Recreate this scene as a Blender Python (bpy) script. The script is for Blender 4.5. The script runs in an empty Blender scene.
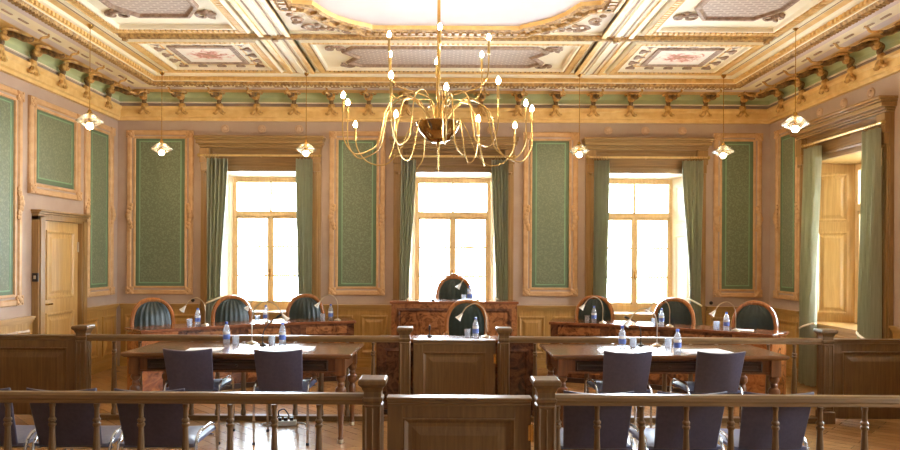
import bpy, bmesh, math, random
from mathutils import Vector, Matrix
random.seed(4)
PI = math.pi
SC = bpy.context.scene
COL = SC.collection

# ------------------------------------------------------------------ mesh builder
class MB:
    def __init__(self):
        self.v = []; self.f = []; self.m = []
    def add(self, verts, faces, mat=0):
        o = len(self.v)
        self.v += [tuple(p) for p in verts]
        for fc in faces:
            self.f.append([i + o for i in fc]); self.m.append(mat)
        return self
    def bx(self, x0, x1, y0, y1, z0, z1, mat=0, T=None):
        vs = [(x, y, z) for z in (z0, z1) for y in (y0, y1) for x in (x0, x1)]
        if T: vs = [T(*p) for p in vs]
        return self.add(vs, [(0,2,3,1),(4,5,7,6),(0,1,5,4),(2,6,7,3),(0,4,6,2),(1,3,7,5)], mat)
    def obx(self, c, s, rot=(0,0,0), mat=0):
        R = Matrix.Rotation(rot[2],3,'Z') @ Matrix.Rotation(rot[1],3,'Y') @ Matrix.Rotation(rot[0],3,'X')
        c = Vector(c)
        return self.bx(-s[0]/2,s[0]/2,-s[1]/2,s[1]/2,-s[2]/2,s[2]/2,mat,lambda x,y,z: c+R@Vector((x,y,z)))
    def lathe(self, prof, c=(0,0,0), seg=12, mat=0, R=None, ph=0.0, cap=True, sx=1.0, sy=1.0):
        vs = []; n = len(prof)
        for r, z in prof:
            for k in range(seg):
                a = 2*PI*k/seg + ph
                p = Vector((r*math.cos(a)*sx, r*math.sin(a)*sy, z))
                if R: p = R @ p
                vs.append((p[0]+c[0], p[1]+c[1], p[2]+c[2]))
        fs = []
        for i in range(n-1):
            for k in range(seg):
                k2 = (k+1) % seg
                fs.append((i*seg+k, i*seg+k2, (i+1)*seg+k2, (i+1)*seg+k))
        if cap:
            fs.append(tuple(range(seg))[::-1]); fs.append(tuple((n-1)*seg+k for k in range(seg)))
        return self.add(vs, fs, mat)
    def sq(self, prof, c=(0,0,0), mat=0):           # square-section turned shape, prof = (half width, z)
        return self.lathe([(w*math.sqrt(2), z) for w, z in prof], c, 4, mat, None, PI/4)
    def ball(self, c, r, mat=0, seg=10, sx=1, sy=1, sz=1):
        n = 6
        prof = [(max(1e-4, r*math.sin(PI*i/n)), -r*sz*math.cos(PI*i/n)) for i in range(n+1)]
        return self.lathe(prof, c, seg, mat, None, 0, False, sx, sy)
    def tube(self, pts, r, seg=6, mat=0, closed=False, flat=1.0):
        P = [Vector(p) for p in pts]; n = len(P)
        rr = r if isinstance(r, (list, tuple)) else [r]*n
        up = None; vs = []
        for i in range(n):
            a = P[(i-1) % n] if (closed or i > 0) else P[i]
            b = P[(i+1) % n] if (closed or i < n-1) else P[i]
            t = (b-a)
            if t.length < 1e-9: t = Vector((0,0,1))
            t.normalize()
            if up is None:
                up = Vector((1,0,0)) if abs(t.x) < .8 else Vector((0,0,1))
            u = up - t*up.dot(t)
            if u.length < 1e-6: u = t.orthogonal()
            u.normalize(); w = t.cross(u); up = u
            for k in range(seg):
                q = 2*PI*k/seg
                vs.append(P[i] + u*math.cos(q)*rr[i]*flat + w*math.sin(q)*rr[i])
        fs = []
        for i in range(n if closed else n-1):
            j = (i+1) % n
            for k in range(seg):
                k2 = (k+1) % seg
                fs.append((i*seg+k, i*seg+k2, j*seg+k2, j*seg+k))
        if not closed:
            fs.append(tuple(range(seg))[::-1]); fs.append(tuple((n-1)*seg+k for k in range(seg)))
        return self.add(vs, fs, mat)
    def loops(self, L, mat=0, fill=None, mats=None, close=True):   # list of equal-length point rings
        n = len(L[0]); vs = [p for l in L for p in l]
        o = len(self.v); self.v += [tuple(p) for p in vs]
        for i in range(len(L)-1):
            for k in range(n if close else n-1):
                k2 = (k+1) % n
                self.f.append([o+i*n+k, o+i*n+k2, o+(i+1)*n+k2, o+(i+1)*n+k]); self.m.append(mats[i] if mats else mat)
        if fill is not None:
            self.f.append([o+(len(L)-1)*n+k for k in range(n)]); self.m.append(fill)
        return self
    def frame(self, u0, u1, v0, v1, prof, T, mat=0, fill=None, mats=None):   # prof = (inset, height)
        L = []
        if fill is not None:
            prof = [(prof[0][0], min(h for _, h in prof)-.004)]+list(prof)
            if mats: mats = [mats[0]]+list(mats)
        for d, h in prof:
            L.append([T(u0+d, v0+d, h), T(u1-d, v0+d, h), T(u1-d, v1-d, h), T(u0+d, v1-d, h)])
        if fill is not None:
            o = len(self.v); self.v += [tuple(p) for p in L[0]]; self.f.append([o+3,o+2,o+1,o]); self.m.append(fill)
        return self.loops(L, mat, fill, mats)
    def polyframe(self, poly, prof, T, mat=0, fill=None, mats=None):         # same for any CCW outline
        n = len(poly); L = []
        for d, h in prof:
            ring = []
            for i in range(n):
                p0 = Vector(poly[i-1]); p1 = Vector(poly[i]); p2 = Vector(poly[(i+1) % n])
                e1 = (p1-p0).normalized(); e2 = (p2-p1).normalized()
                n1 = Vector((-e1.y, e1.x)); n2 = Vector((-e2.y, e2.x))
                b = n1+n2
                b = b/max(.35, b.length_squared/2) if b.length > 1e-6 else n1
                q = p1 + b*d
                ring.append(T(q.x, q.y, h))
            L.append(ring)
        return self.loops(L, mat, fill, mats)
    def prism(self, poly, h0, h1, T, mat=0):
        n = len(poly)
        vs = [T(p[0],p[1],h0) for p in poly]+[T(p[0],p[1],h1) for p in poly]
        fs = [tuple(range(n))[::-1], tuple(n+k for k in range(n))]
        for k in range(n):
            k2 = (k+1) % n
            fs.append((k,k2,n+k2,n+k))
        return self.add(vs, fs, mat)
    def sheet(self, fn, nu, nv, mat=0):
        vs = [fn(i/nu, j/nv) for j in range(nv+1) for i in range(nu+1)]
        fs = [(j*(nu+1)+i, j*(nu+1)+i+1, (j+1)*(nu+1)+i+1, (j+1)*(nu+1)+i) for j in range(nv) for i in range(nu)]
        return self.add(vs, fs, mat)
    def slab(self, fa, fb, nu, nv, mat=0):            # closed solid between two sheets
        self.sheet(fa, nu, nv, mat); self.sheet(fb, nu, nv, mat)
        per = [(i/nu,0) for i in range(nu)]+[(1,j/nv) for j in range(nv)]+[(1-i/nu,1) for i in range(nu)]+[(0,1-j/nv) for j in range(nv)]
        return self.loops([[fa(*p) for p in per],[fb(*p) for p in per]], mat)
    def build(self, name, mats, parent=None, loc=(0,0,0), rotz=0, smooth=35, bevel=0, seg=2, weld=True):
        me = bpy.data.meshes.new(name)
        me.from_pydata(self.v, [], self.f)
        if not isinstance(mats, (list, tuple)): mats = [mats]
        for m in mats: me.materials.append(m)
        me.polygons.foreach_set('material_index', self.m)
        bm = bmesh.new(); bm.from_mesh(me)
        if weld: bmesh.ops.remove_doubles(bm, verts=bm.verts, dist=1e-5)
        bmesh.ops.recalc_face_normals(bm, faces=bm.faces)
        bm.to_mesh(me); bm.free()
        if smooth:
            me.polygons.foreach_set('use_smooth', [True]*len(me.polygons))
            me.set_sharp_from_angle(angle=math.radians(smooth))
        o = bpy.data.objects.new(name, me); COL.objects.link(o)
        o.location = loc; o.rotation_euler = (0,0,rotz)
        if parent: o.parent = parent
        if bevel:
            b = o.modifiers.new('Bevel','BEVEL'); b.width = bevel; b.segments = seg; b.limit_method = 'ANGLE'; b.angle_limit = math.radians(40)
        return o

def thing(name, label, cat, loc=(0,0,0), rotz=0, group=None):
    o = bpy.data.objects.new(name, None); COL.objects.link(o)
    o.empty_display_size = .1
    o.location = loc; o.rotation_euler = (0,0,rotz); o['label'] = label; o['category'] = cat
    if group: o['group'] = group
    return o
def tag(o, label, cat, group=None):
    o['label'] = label; o['category'] = cat
    if group: o['group'] = group
    return o
def setting(o, label=None, cat=None):
    o['kind'] = 'structure'
    if label: o['label'] = label; o['category'] = cat
    return o
def shell(name, label, cat, loc=(0,0,0), rotz=0):
    o = thing(name, label, cat, loc, rotz); o['kind'] = 'structure'; return o
def dup(root, loc, rotz=None, label=None, group=None):
    r = root.copy(); COL.objects.link(r); r.location = loc
    if rotz is not None: r.rotation_euler = (0,0,rotz)
    if label: r['label'] = label
    if group: r['group'] = group
    for ch in list(root.children):
        c = ch.copy(); COL.objects.link(c); c.parent = r
        for g in list(ch.children):
            d = g.copy(); COL.objects.link(d); d.parent = c
    return r
def smoothpath(pts, k=5):
    P = [Vector(p) for p in pts]; out = []
    for i in range(len(P)-1):
        a = P[max(0,i-1)]; b = P[i]; c = P[i+1]; d = P[min(len(P)-1,i+2)]
        for j in range(k):
            t = j/k
            out.append(.5*((2*b)+(c-a)*t+(2*a-5*b+4*c-d)*t*t+(3*b-3*c+d-a)*t**3))
    out.append(P[-1]); return out
def lerpl(vals, n):
    out = []
    for i in range(n):
        t = i/(n-1)*(len(vals)-1); k = min(int(t), len(vals)-2)
        out.append(vals[k]+(vals[k+1]-vals[k])*(t-k))
    return out

# ------------------------------------------------------------------ materials
def lin(c):
    return tuple(((x/255)/12.92 if x/255 <= .04045 else ((x/255+.055)/1.055)**2.4) for x in c)+(1,)
def newmat(name):
    m = bpy.data.materials.new(name); m.use_nodes = True
    nt = m.node_tree; b = nt.nodes['Principled BSDF']
    return m, nt, b
def coords(nt, scale=(1,1,1), rot=(0,0,0)):
    tc = nt.nodes.new('ShaderNodeTexCoord'); mp = nt.nodes.new('ShaderNodeMapping')
    mp.inputs['Scale'].default_value = scale; mp.inputs['Rotation'].default_value = rot
    nt.links.new(tc.outputs['Object'], mp.inputs['Vector']); return mp.outputs['Vector']
def ramp(nt, fac, stops):
    r = nt.nodes.new('ShaderNodeValToRGB')
    while len(r.color_ramp.elements) < len(stops): r.color_ramp.elements.new(.5)
    for e, (p, c) in zip(r.color_ramp.elements, stops):
        e.position = p; e.color = lin(c)
    nt.links.new(fac, r.inputs['Fac']); return r.outputs['Color']
def noise(nt, vec, scale, detail=4, rough=.55, dist=0):
    n = nt.nodes.new('ShaderNodeTexNoise'); n.inputs['Scale'].default_value = scale
    n.inputs['Detail'].default_value = detail; n.inputs['Roughness'].default_value = rough; n.inputs['Distortion'].default_value = dist
    nt.links.new(vec, n.inputs['Vector']); return n.outputs['Fac']
def bump(nt, b, fac, strength=.2, dist=.01):
    n = nt.nodes.new('ShaderNodeBump'); n.inputs['Strength'].default_value = strength; n.inputs['Distance'].default_value = dist
    nt.links.new(fac, n.inputs['Height']); nt.links.new(n.outputs['Normal'], b.inputs['Normal'])
def plain(name, c1, c2=None, scale=6, rough=.6, metal=0, bmp=0, spec=.5, detail=4):
    m, nt, b = newmat(name)
    c2 = c2 or tuple(int(x*.9) for x in c1)
    f = noise(nt, coords(nt), scale, detail)
    nt.links.new(ramp(nt, f, [(.35,c2),(.65,c1)]), b.inputs['Base Color'])
    b.inputs['Roughness'].default_value = rough; b.inputs['Metallic'].default_value = metal
    b.inputs['Specular IOR Level'].default_value = spec
    if bmp: bump(nt, b, f, bmp)
    return m
def wood(name, c1, c2, axis='Z', scale=1.0, rough=.4, coat=0):
    m, nt, b = newmat(name)
    st = {'X':(1.2,22,22),'Y':(22,1.2,22),'Z':(22,22,1.2)}[axis]
    v = coords(nt, tuple(s*scale for s in st))
    f = noise(nt, v, 1.6, 6, .6, .6)
    nt.links.new(ramp(nt, f, [(.3,c2),(.5,tuple((a+b_)//2 for a,b_ in zip(c1,c2))),(.7,c1)]), b.inputs['Base Color'])
    b.inputs['Roughness'].default_value = rough
    b.inputs['Coat Weight'].default_value = coat; b.inputs['Coat Roughness'].default_value = .15
    bump(nt, b, f, .06, .003)
    return m

M = {}
M['wall'] = plain('mauve_plaster', (188,165,148), (180,156,138), 3, .7, 0, .03)
M['ceil'] = plain('ceiling_cream', (246,236,218), (242,230,210), 3, .75)
M['lavender'] = plain('lavender_paint', (232,219,216), (226,212,208), 3, .75)
M['cream'] = plain('cream_paint', (251,242,218), (248,237,208), 4, .7)
M['gold'] = plain('ochre_gold_paint', (240,205,138), (229,188,118), 9, .5, .05, .06)
M['goldd'] = plain('antique_gold_relief', (206,166,104), (138,103,60), 26, .5, .15, .4)
M['gilt'] = plain('gilt_leaf', (226,184,112), (178,130,66), 22, .42, .2, .25)
M['bronze'] = plain('bronzed_plaster', (158,122,72), (84,62,38), 20, .5, .1, .3)
M['peach'] = plain('peach_gold_frame', (212,172,126), (198,154,106), 10, .5, .03, .05)
M['celadon'] = plain('celadon_paint', (190,198,154), (180,190,144), 4, .7)
M['taupe'] = plain('taupe_fascia', (168,148,136), (156,136,124), 5, .7)
M['field'] = plain('pale_lilac_field', (214,202,204), (208,195,198), 2, .75)
M['rosette'] = plain('rosette_plaster', (214,182,152), (200,166,134), 8, .6)
M['rod'] = plain('gilded_rod', (236,206,146), (224,190,126), 12, .35, .4)
M['mark'] = plain('dark_painted_mark', (178,150,124), (164,136,110), 9, .7)
M['brownline'] = plain('brown_ornament', (184,156,132), (146,118,98), 24, .65, 0, .3)

def damask(name, c0, c1, c2):
    m, nt, b = newmat(name)
    v = coords(nt)
    vo = nt.nodes.new('ShaderNodeTexVoronoi'); vo.feature = 'SMOOTH_F1'; vo.inputs['Scale'].default_value = 34
    wp = nt.nodes.new('ShaderNodeTexNoise'); wp.inputs['Scale'].default_value = 22; wp.inputs['Detail'].default_value = 3
    nt.links.new(v, wp.inputs['Vector'])
    mx = nt.nodes.new('ShaderNodeVectorMath'); mx.operation = 'MULTIPLY_ADD'
    nt.links.new(wp.outputs['Color'], mx.inputs[0]); mx.inputs[1].default_value = (.06,.06,.06); nt.links.new(v, mx.inputs[2])
    nt.links.new(mx.outputs['Vector'], vo.inputs['Vector'])
    wv = nt.nodes.new('ShaderNodeMath'); wv.operation = 'PINGPONG'; wv.inputs[1].default_value = .25
    nt.links.new(vo.outputs['Distance'], wv.inputs[0])
    ad = nt.nodes.new('ShaderNodeMath'); ad.operation = 'MULTIPLY'; ad.inputs[1].default_value = 3.6
    nt.links.new(wv.outputs[0], ad.inputs[0])
    nt.links.new(ramp(nt, ad.outputs[0], [(.2,c0),(.55,c1),(.85,c2)]), b.inputs['Base Color'])
    b.inputs['Roughness'].default_value = .55; b.inputs['Sheen Weight'].default_value = .2
    bump(nt, b, ad.outputs[0], .1, .003)
    return m
M['damask'] = damask('green_damask', (107,115,87), (118,126,97), (130,138,108))
M['gborder'] = plain('pale_green_band', (136,168,130), (128,160,122), 12, .6)
M['gdark'] = plain('deep_green_band', (102,120,90), (98,114,86), 12, .6)

M['oak'] = wood('golden_oak_panelling', (196,154,88), (166,124,64), 'Z', 1, .38, .15)
M['oakh'] = wood('golden_oak_rail', (196,154,88), (168,126,66), 'X', 1, .38, .15)
M['oaky'] = wood('golden_oak_rail_deep', (206,158,92), (176,126,66), 'Y', 1, .38, .15)
M['headw'] = wood('header_oak', (150,116,70), (122,92,54), 'X', 1, .45, .1)
M['linth'] = wood('lintel_oak', (172,138,88), (142,110,66), 'X', 1, .42, .1)
M['winwood'] = wood('window_oak', (240,210,160), (222,186,132), 'Z', 1, .4, .1)  # sash oak paled, overexposed daylight put into its colour
M['doorwood'] = wood('door_oak', (216,176,112), (190,148,88), 'Z', 1, .35, .15)
M['doordark'] = wood('door_frame_oak', (172,134,82), (144,108,62), 'Z', 1, .4, .1)
M['rail'] = wood('balustrade_oak', (122,91,53), (92,65,36), 'Z', 1, .4, .1)  # the three balustrade oaks: panelling oak with the dimmer light put into colour
M['railh'] = wood('shaded_balustrade_oak_rail', (132,100,59), (101,73,41), 'X', 1, .38, .15)
M['railp'] = wood('balustrade_oak_panel', (124,92,52), (95,67,37), 'Z', 1.4, .42, .1)
M['tabletop'] = wood('table_top_walnut', (134,92,58), (96,62,38), 'X', 1, .22, .3)
M['table'] = wood('table_walnut', (132,84,48), (90,54,30), 'Z', 1, .32, .2)
M['tabled'] = wood('table_dark_drawer', (70,42,26), (42,26,16), 'X', 1, .35, .15)
M['chairw'] = wood('polished_cherry', (182,118,64), (136,82,42), 'Z', 1, .25, .35)
M['desktop'] = wood('desk_top_veneer', (150,92,58), (118,66,38), 'X', .8, .16, .4)
def burl(name, cs):
    m, nt, b = newmat(name)
    v = coords(nt)
    f = noise(nt, v, 7, 8, .62, 2.2)
    nt.links.new(ramp(nt, f, cs), b.inputs['Base Color'])
    b.inputs['Roughness'].default_value = .22; b.inputs['Coat Weight'].default_value = .3; b.inputs['Coat Roughness'].default_value = .1
    return m
M['burl'] = burl('burl_veneer', [(.32,(76,44,28)),(.46,(140,88,52)),(.58,(174,116,70)),(.72,(106,64,40))])
M['burll'] = burl('light_burl_veneer', [(.32,(104,56,28)),(.48,(164,98,52)),(.6,(188,120,66)),(.75,(132,74,38))])
M['burld'] = burl('dark_burl_veneer', [(.32,(52,31,22)),(.48,(98,60,40)),(.6,(126,80,52)),(.75,(74,44,30))])
M['fabric'] = plain('slate_purple_upholstery', (82,79,98), (74,71,90), 40, .45, 0, .05)
M['seatf'] = plain('slate_seat_window_sheen', (104,110,140), (94,100,130), 40, .42, 0, .05)  # chair upholstery with bluish window reflections put into the seat colour
M['chrome'] = plain('brushed_chrome', (205,208,214), (190,194,202), 20, .22, 1)
M['leather'] = plain('bottle_green_leather', (27,43,36), (20,34,28), 30, .3, 0, .08)
M['brass'] = plain('polished_brass', (214,176,104), (196,156,84), 14, .25, 1)
M['brassb'] = plain('bright_brass', (206,176,116), (188,156,96), 14, .28, .95)
M['bowl'] = plain('mirror_bronze', (190,162,112), (170,140,92), 8, .12, 1)
M['nickel'] = plain('satin_nickel', (214,200,176), (200,186,160), 14, .3, 1)
M['black'] = plain('black_plastic', (26,26,28), (18,18,20), 20, .4)
M['white'] = plain('white_plastic', (226,222,212), (214,210,200), 10, .45)
M['paper'] = plain('white_paper', (244,244,246), (238,238,242), 8, .6)
M['reveal'] = plain('glare_paled_reveal', (246,230,200), (240,222,190), 5, .55)  # pale colour stands for wood overexposed by daylight
M['label'] = plain('blue_bottle_label', (104,132,208), (84,108,186), 60, .4)
M['cap'] = plain('blue_bottle_cap', (70,96,190), (60,84,170), 20, .4)
M['labelw'] = plain('white_bottle_label', (236,238,244), (224,228,236), 20, .4)
M['sock'] = plain('dark_bronze_switch', (52,38,28), (40,28,20), 20, .4)
M['skin'] = plain('cornice_pink_cream', (238,206,168), (230,194,152), 6, .65)
M['petal'] = None
def floral(name):
    m, nt, b = newmat(name)
    tc = nt.nodes.new('ShaderNodeTexCoord'); v = tc.outputs['Generated']
    sb = nt.nodes.new('ShaderNodeVectorMath'); sb.operation = 'SUBTRACT'; sb.inputs[1].default_value = (.5,.5,0); nt.links.new(v, sb.inputs[0])
    ml = nt.nodes.new('ShaderNodeVectorMath'); ml.operation = 'MULTIPLY'; ml.inputs[1].default_value = (1,1.3,0); nt.links.new(sb.outputs[0], ml.inputs[0])
    ln = nt.nodes.new('ShaderNodeVectorMath'); ln.operation = 'LENGTH'; nt.links.new(ml.outputs[0], ln.inputs[0])
    f = noise(nt, coords(nt), 11, 5, .6, 1.0)
    a = nt.nodes.new('ShaderNodeMath'); a.operation = 'MULTIPLY_ADD'; a.inputs[1].default_value = -1.1; a.inputs[2].default_value = .32; nt.links.new(ln.outputs['Value'], a.inputs[0])
    d = nt.nodes.new('ShaderNodeMath'); d.operation = 'ADD'; nt.links.new(a.outputs[0], d.inputs[0]); nt.links.new(f, d.inputs[1])
    nt.links.new(ramp(nt, d.outputs[0], [(.52,(250,238,222)),(.58,(240,204,184)),(.66,(214,140,118)),(.80,(176,126,88))]), b.inputs['Base Color'])
    b.inputs['Roughness'].default_value = .7
    return m
M['petal'] = floral('painted_rose_field')
def trellis(name):
    m, nt, b = newmat(name)
    v = coords(nt)
    br = nt.nodes.new('ShaderNodeTexBrick'); br.inputs['Scale'].default_value = 1
    br.inputs['Color1'].default_value = lin((184,164,148)); br.inputs['Color2'].default_value = lin((172,150,136)); br.inputs['Mortar'].default_value = lin((208,190,174))
    br.inputs['Brick Width'].default_value = .10; br.inputs['Row Height'].default_value = .045; br.inputs['Mortar Size'].default_value = .010
    nt.links.new(v, br.inputs['Vector']); nt.links.new(br.outputs['Color'], b.inputs['Base Color'])
    b.inputs['Roughness'].default_value = .7; bump(nt, b, br.outputs['Fac'], .3, .01)
    return m
M['trellis'] = trellis('painted_trellis')
def parquet():
    m, nt, b = newmat('oak_parquet')
    v = coords(nt, (1,1,1), (0,0,PI/4))
    br = nt.nodes.new('ShaderNodeTexBrick'); br.inputs['Scale'].default_value = 1
    br.inputs['Color1'].default_value = lin((188,144,94)); br.inputs['Color2'].default_value = lin((168,124,78)); br.inputs['Mortar'].default_value = lin((136,92,56))
    br.inputs['Brick Width'].default_value = .6; br.inputs['Row Height'].default_value = .12; br.inputs['Mortar Size'].default_value = .002
    nt.links.new(v, br.inputs['Vector'])
    f = noise(nt, coords(nt, (3,24,1), (0,0,PI/4)), 1.5, 5)
    mix = nt.nodes.new('ShaderNodeMix'); mix.data_type = 'RGBA'; mix.blend_type = 'MULTIPLY'; mix.inputs['Factor'].default_value = .5
    nt.links.new(br.outputs['Color'], mix.inputs['A']); nt.links.new(ramp(nt, f, [(.3,(190,180,170)),(.7,(255,255,255))]), mix.inputs['B'])
    nt.links.new(mix.outputs['Result'], b.inputs['Base Color'])
    b.inputs['Roughness'].default_value = .27; b.inputs['Coat Weight'].default_value = .2; b.inputs['Coat Roughness'].default_value = .2
    return m
M['floor'] = parquet()
def curtain_mat(name, c1, c2, trans):
    m, nt, b = newmat(name)
    f = noise(nt, coords(nt, (30,30,2)), 2, 4)
    col = ramp(nt, f, [(.3,c2),(.7,c1)])
    nt.links.new(col, b.inputs['Base Color']); b.inputs['Roughness'].default_value = .75; b.inputs['Sheen Weight'].default_value = .3
    t = nt.nodes.new('ShaderNodeBsdfTranslucent'); nt.links.new(col, t.inputs['Color'])
    mx = nt.nodes.new('ShaderNodeMixShader'); mx.inputs['Fac'].default_value = trans
    nt.links.new(b.outputs['BSDF'], mx.inputs[1]); nt.links.new(t.outputs['BSDF'], mx.inputs[2])
    nt.links.new(mx.outputs['Shader'], nt.nodes['Material Output'].inputs['Surface'])
    return m
M['curtain'] = curtain_mat('sage_green_curtain', (186,184,154), (168,166,138), .38)
def glassy(name, tint, gloss, rough=.02):
    m, nt, b = newmat(name)
    f = noise(nt, coords(nt), 3, 2)
    tr = nt.nodes.new('ShaderNodeBsdfTransparent'); nt.links.new(ramp(nt, f, [(.3,tint),(.7,tuple(min(255,c+2) for c in tint))]), tr.inputs['Color'])
    gl = nt.nodes.new('ShaderNodeBsdfGlossy'); gl.inputs['Roughness'].default_value = rough
    fr = nt.nodes.new('ShaderNodeFresnel'); fr.inputs['IOR'].default_value = 1.45
    mt = nt.nodes.new('ShaderNodeMath'); mt.operation = 'MULTIPLY_ADD'; mt.inputs[1].default_value = 1.0; mt.inputs[2].default_value = gloss; mt.use_clamp = True
    nt.links.new(fr.outputs['Fac'], mt.inputs[0])
    mx = nt.nodes.new('ShaderNodeMixShader'); nt.links.new(mt.outputs[0], mx.inputs['Fac'])
    nt.links.new(tr.outputs['BSDF'], mx.inputs[1]); nt.links.new(gl.outputs['BSDF'], mx.inputs[2])
    nt.links.new(mx.outputs['Shader'], nt.nodes['Material Output'].inputs['Surface'])
    return m
M['pane'] = glassy('window_glass', (250,252,252), .0)
M['glass'] = glassy('clear_glass', (228,236,244), .10)
M['crystal'] = glassy('faceted_crystal', (250,244,228), .34, .22)
M['pet'] = glassy('clear_bottle_plastic', (236,242,252), .22, .15)
def glow(name, col, s):
    m, nt, b = newmat(name)
    b.inputs['Base Color'].default_value = lin((255,240,210)); b.inputs['Emission Color'].default_value = col; b.inputs['Emission Strength'].default_value = s
    return m
M['bulb'] = glow('glowing_bulb', (1,.80,.52,1), 40)

def hazy(name, tint, white, gloss):
    m = glassy(name, tint, gloss, .12); nt = m.node_tree
    out = nt.nodes['Material Output']; src = out.inputs['Surface'].links[0].from_socket
    d = nt.nodes.new('ShaderNodeBsdfDiffuse'); d.inputs['Color'].default_value = lin((244,246,252))
    tl = nt.nodes.new('ShaderNodeBsdfTranslucent'); tl.inputs['Color'].default_value = lin((244,246,252))
    ad = nt.nodes.new('ShaderNodeMixShader'); nt.links.new(d.outputs[0], ad.inputs[1]); nt.links.new(tl.outputs[0], ad.inputs[2])
    mx = nt.nodes.new('ShaderNodeMixShader'); mx.inputs['Fac'].default_value = white
    nt.links.new(src, mx.inputs[1]); nt.links.new(ad.outputs[0], mx.inputs[2]); nt.links.new(mx.outputs[0], out.inputs['Surface'])
    return m
M['pet'] = hazy('clear_bottle_plastic', (244,248,255), .22, .08)
M['tumbler'] = hazy('drinking_glass', (246,249,253), .20, .08)
WORLD, SUN, PENDW, CHW, EXPO = 15.5, 10.0, 34, 5, 1.75
# ------------------------------------------------------------------ the room: 9.6 m wide, far wall 9.71 m from the camera
XL, XR, YF, YB, ZC = -4.75, 4.85, -1.5, 9.71, 4.04
WT = .62                       # wall thickness
WX = (-2.625, .195, 3.01)       # window centres on the far wall
WY = (7.93, 5.08, 2.23)        # window centres on the right wall, the nearer two unseen, added for daylight
OW, OZ0, OZ1 = .76, .80, 2.88  # opening half width, sill, head

b = MB(); b.bx(XL-WT, XR+WT, YF-.2, YB+WT, -.12, 0)
setting(b.build('floor', M['floor'], smooth=0), 'glossy golden brown parquet floor of the hall', 'floor')

b = MB(); xs = [XL-WT]
for c in WX: xs += [c-OW, c+OW]
xs.append(XR+WT)
for i in range(0, len(xs), 2): b.bx(xs[i], xs[i+1], YB, YB+WT, 0, ZC+.11)
for c in WX:
    b.bx(c-OW, c+OW, YB, YB+WT, 0, OZ0-.06); b.bx(c-OW, c+OW, YB, YB+WT, OZ1, ZC+.11)
setting(b.build('wall_back', M['wall'], smooth=0), 'mauve far wall with three tall windows', 'wall')
b = MB(); b.bx(XL-WT, XL, YF, YB, 0, ZC+.11)
setting(b.build('wall_left', M['wall'], smooth=0), 'mauve left wall with a wooden door', 'wall')
b = MB(); ys = [YF]
for c in sorted(WY): ys += [c-OW, c+OW]
ys.append(YB)
for i in range(0, len(ys), 2): b.bx(XR, XR+WT, ys[i], ys[i+1], 0, ZC+.11)
for c in WY:
    b.bx(XR, XR+WT, c-OW, c+OW, 0, OZ0-.06); b.bx(XR, XR+WT, c-OW, c+OW, OZ1, ZC+.11)
setting(b.build('wall_right', M['wall'], smooth=0), 'mauve right wall with a deep curtained window', 'wall')
b = MB(); b.bx(XL-WT, XR+WT, YF-.2, YF, 0, ZC+.11)
setting(b.build('wall_front', M['wall'], smooth=0), 'plain mauve wall at the near end of the hall', 'wall')

# ---- ceiling
ceil = shell('ceiling', 'cream and gold coffered ceiling with painted panels', 'ceiling')
b = MB(); b.bx(XL-WT, XR+WT, YF-.2, YB+WT, ZC, ZC+.11)
setting(b.build('ceiling_slab', M['ceil'], ceil, smooth=0)); 
CT = lambda u, v, h: (u, v, ZC-h)
CX = .05
def teeth(mb, a, c, step, w, d, h0, h1, T, mat):
    a = Vector(a); c = Vector(c); L = (c-a).length; n = max(1, int(L/step)); e = (c-a).normalized(); nn = Vector((-e.y, e.x))
    for i in range(n):
        p = a + e*(i+.5)*L/n
        q = [p-e*w/2-nn*d/2, p+e*w/2-nn*d/2, p+e*w/2+nn*d/2, p-e*w/2+nn*d/2]
        mb.prism([tuple(x) for x in q], h0, h1, T, mat)
def panel_moulding(x0, x1, y0, y1, fillmat, name='panel_moulding'):
    mb = MB()
    mb.frame(x0, x1, y0, y1, [(0,0),(0,.03),(.025,.06),(.035,.04),(.1,.03),(.115,.05),(.14,.05),(.15,.012)], CT, 0, 2, mats=[2,2,1,0,1,2,2])
    for a, c in (((x0+.067,y0+.03),(x0+.067,y1-.03)),((x1-.067,y0+.03),(x1-.067,y1-.03)),((x0+.1,y0+.067),(x1-.1,y0+.067)),((x0+.1,y1-.067),(x1-.1,y1-.067))):
        teeth(mb, a, c, .055, .03, .055, .03, .056, CT, 1)
    return mb.build(name, [M['goldd'], M['gold'], fillmat], ceil, smooth=30)
def scroll(c, r, turns, a0, sgn, n=22, tail=None):
    pts = []
    for i in range(n):
        t = i/(n-1); a = a0 + sgn*turns*2*PI*t; q = r*(1-.82*t)
        pts.append((c[0]+q*math.cos(a), c[1]+q*math.sin(a)))
    return pts
def ctube(mb, pts, r, mat=0, z=.03):
    mb.tube([CT(p[0], p[1], z) for p in pts], r, 5, mat)
# longitudinal beams with fillets
for sx in (-1, 1):
    mb = MB(); c = CX+sx*1.85
    for x0, x1, h, m in ((-.17,.17,.035,0),(-.17,-.12,.055,1),(.12,.17,.055,1),(-.03,.03,.05,0),(-.075,-.06,.042,2),(.06,.075,.042,2)):
        mb.bx(c+x0, c+x1, YF, 8.56, ZC-h, ZC-.001, m)
    mb.build('ceiling_beam', [M['cream'], M['gold'], M['mark']], ceil, smooth=0)
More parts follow.
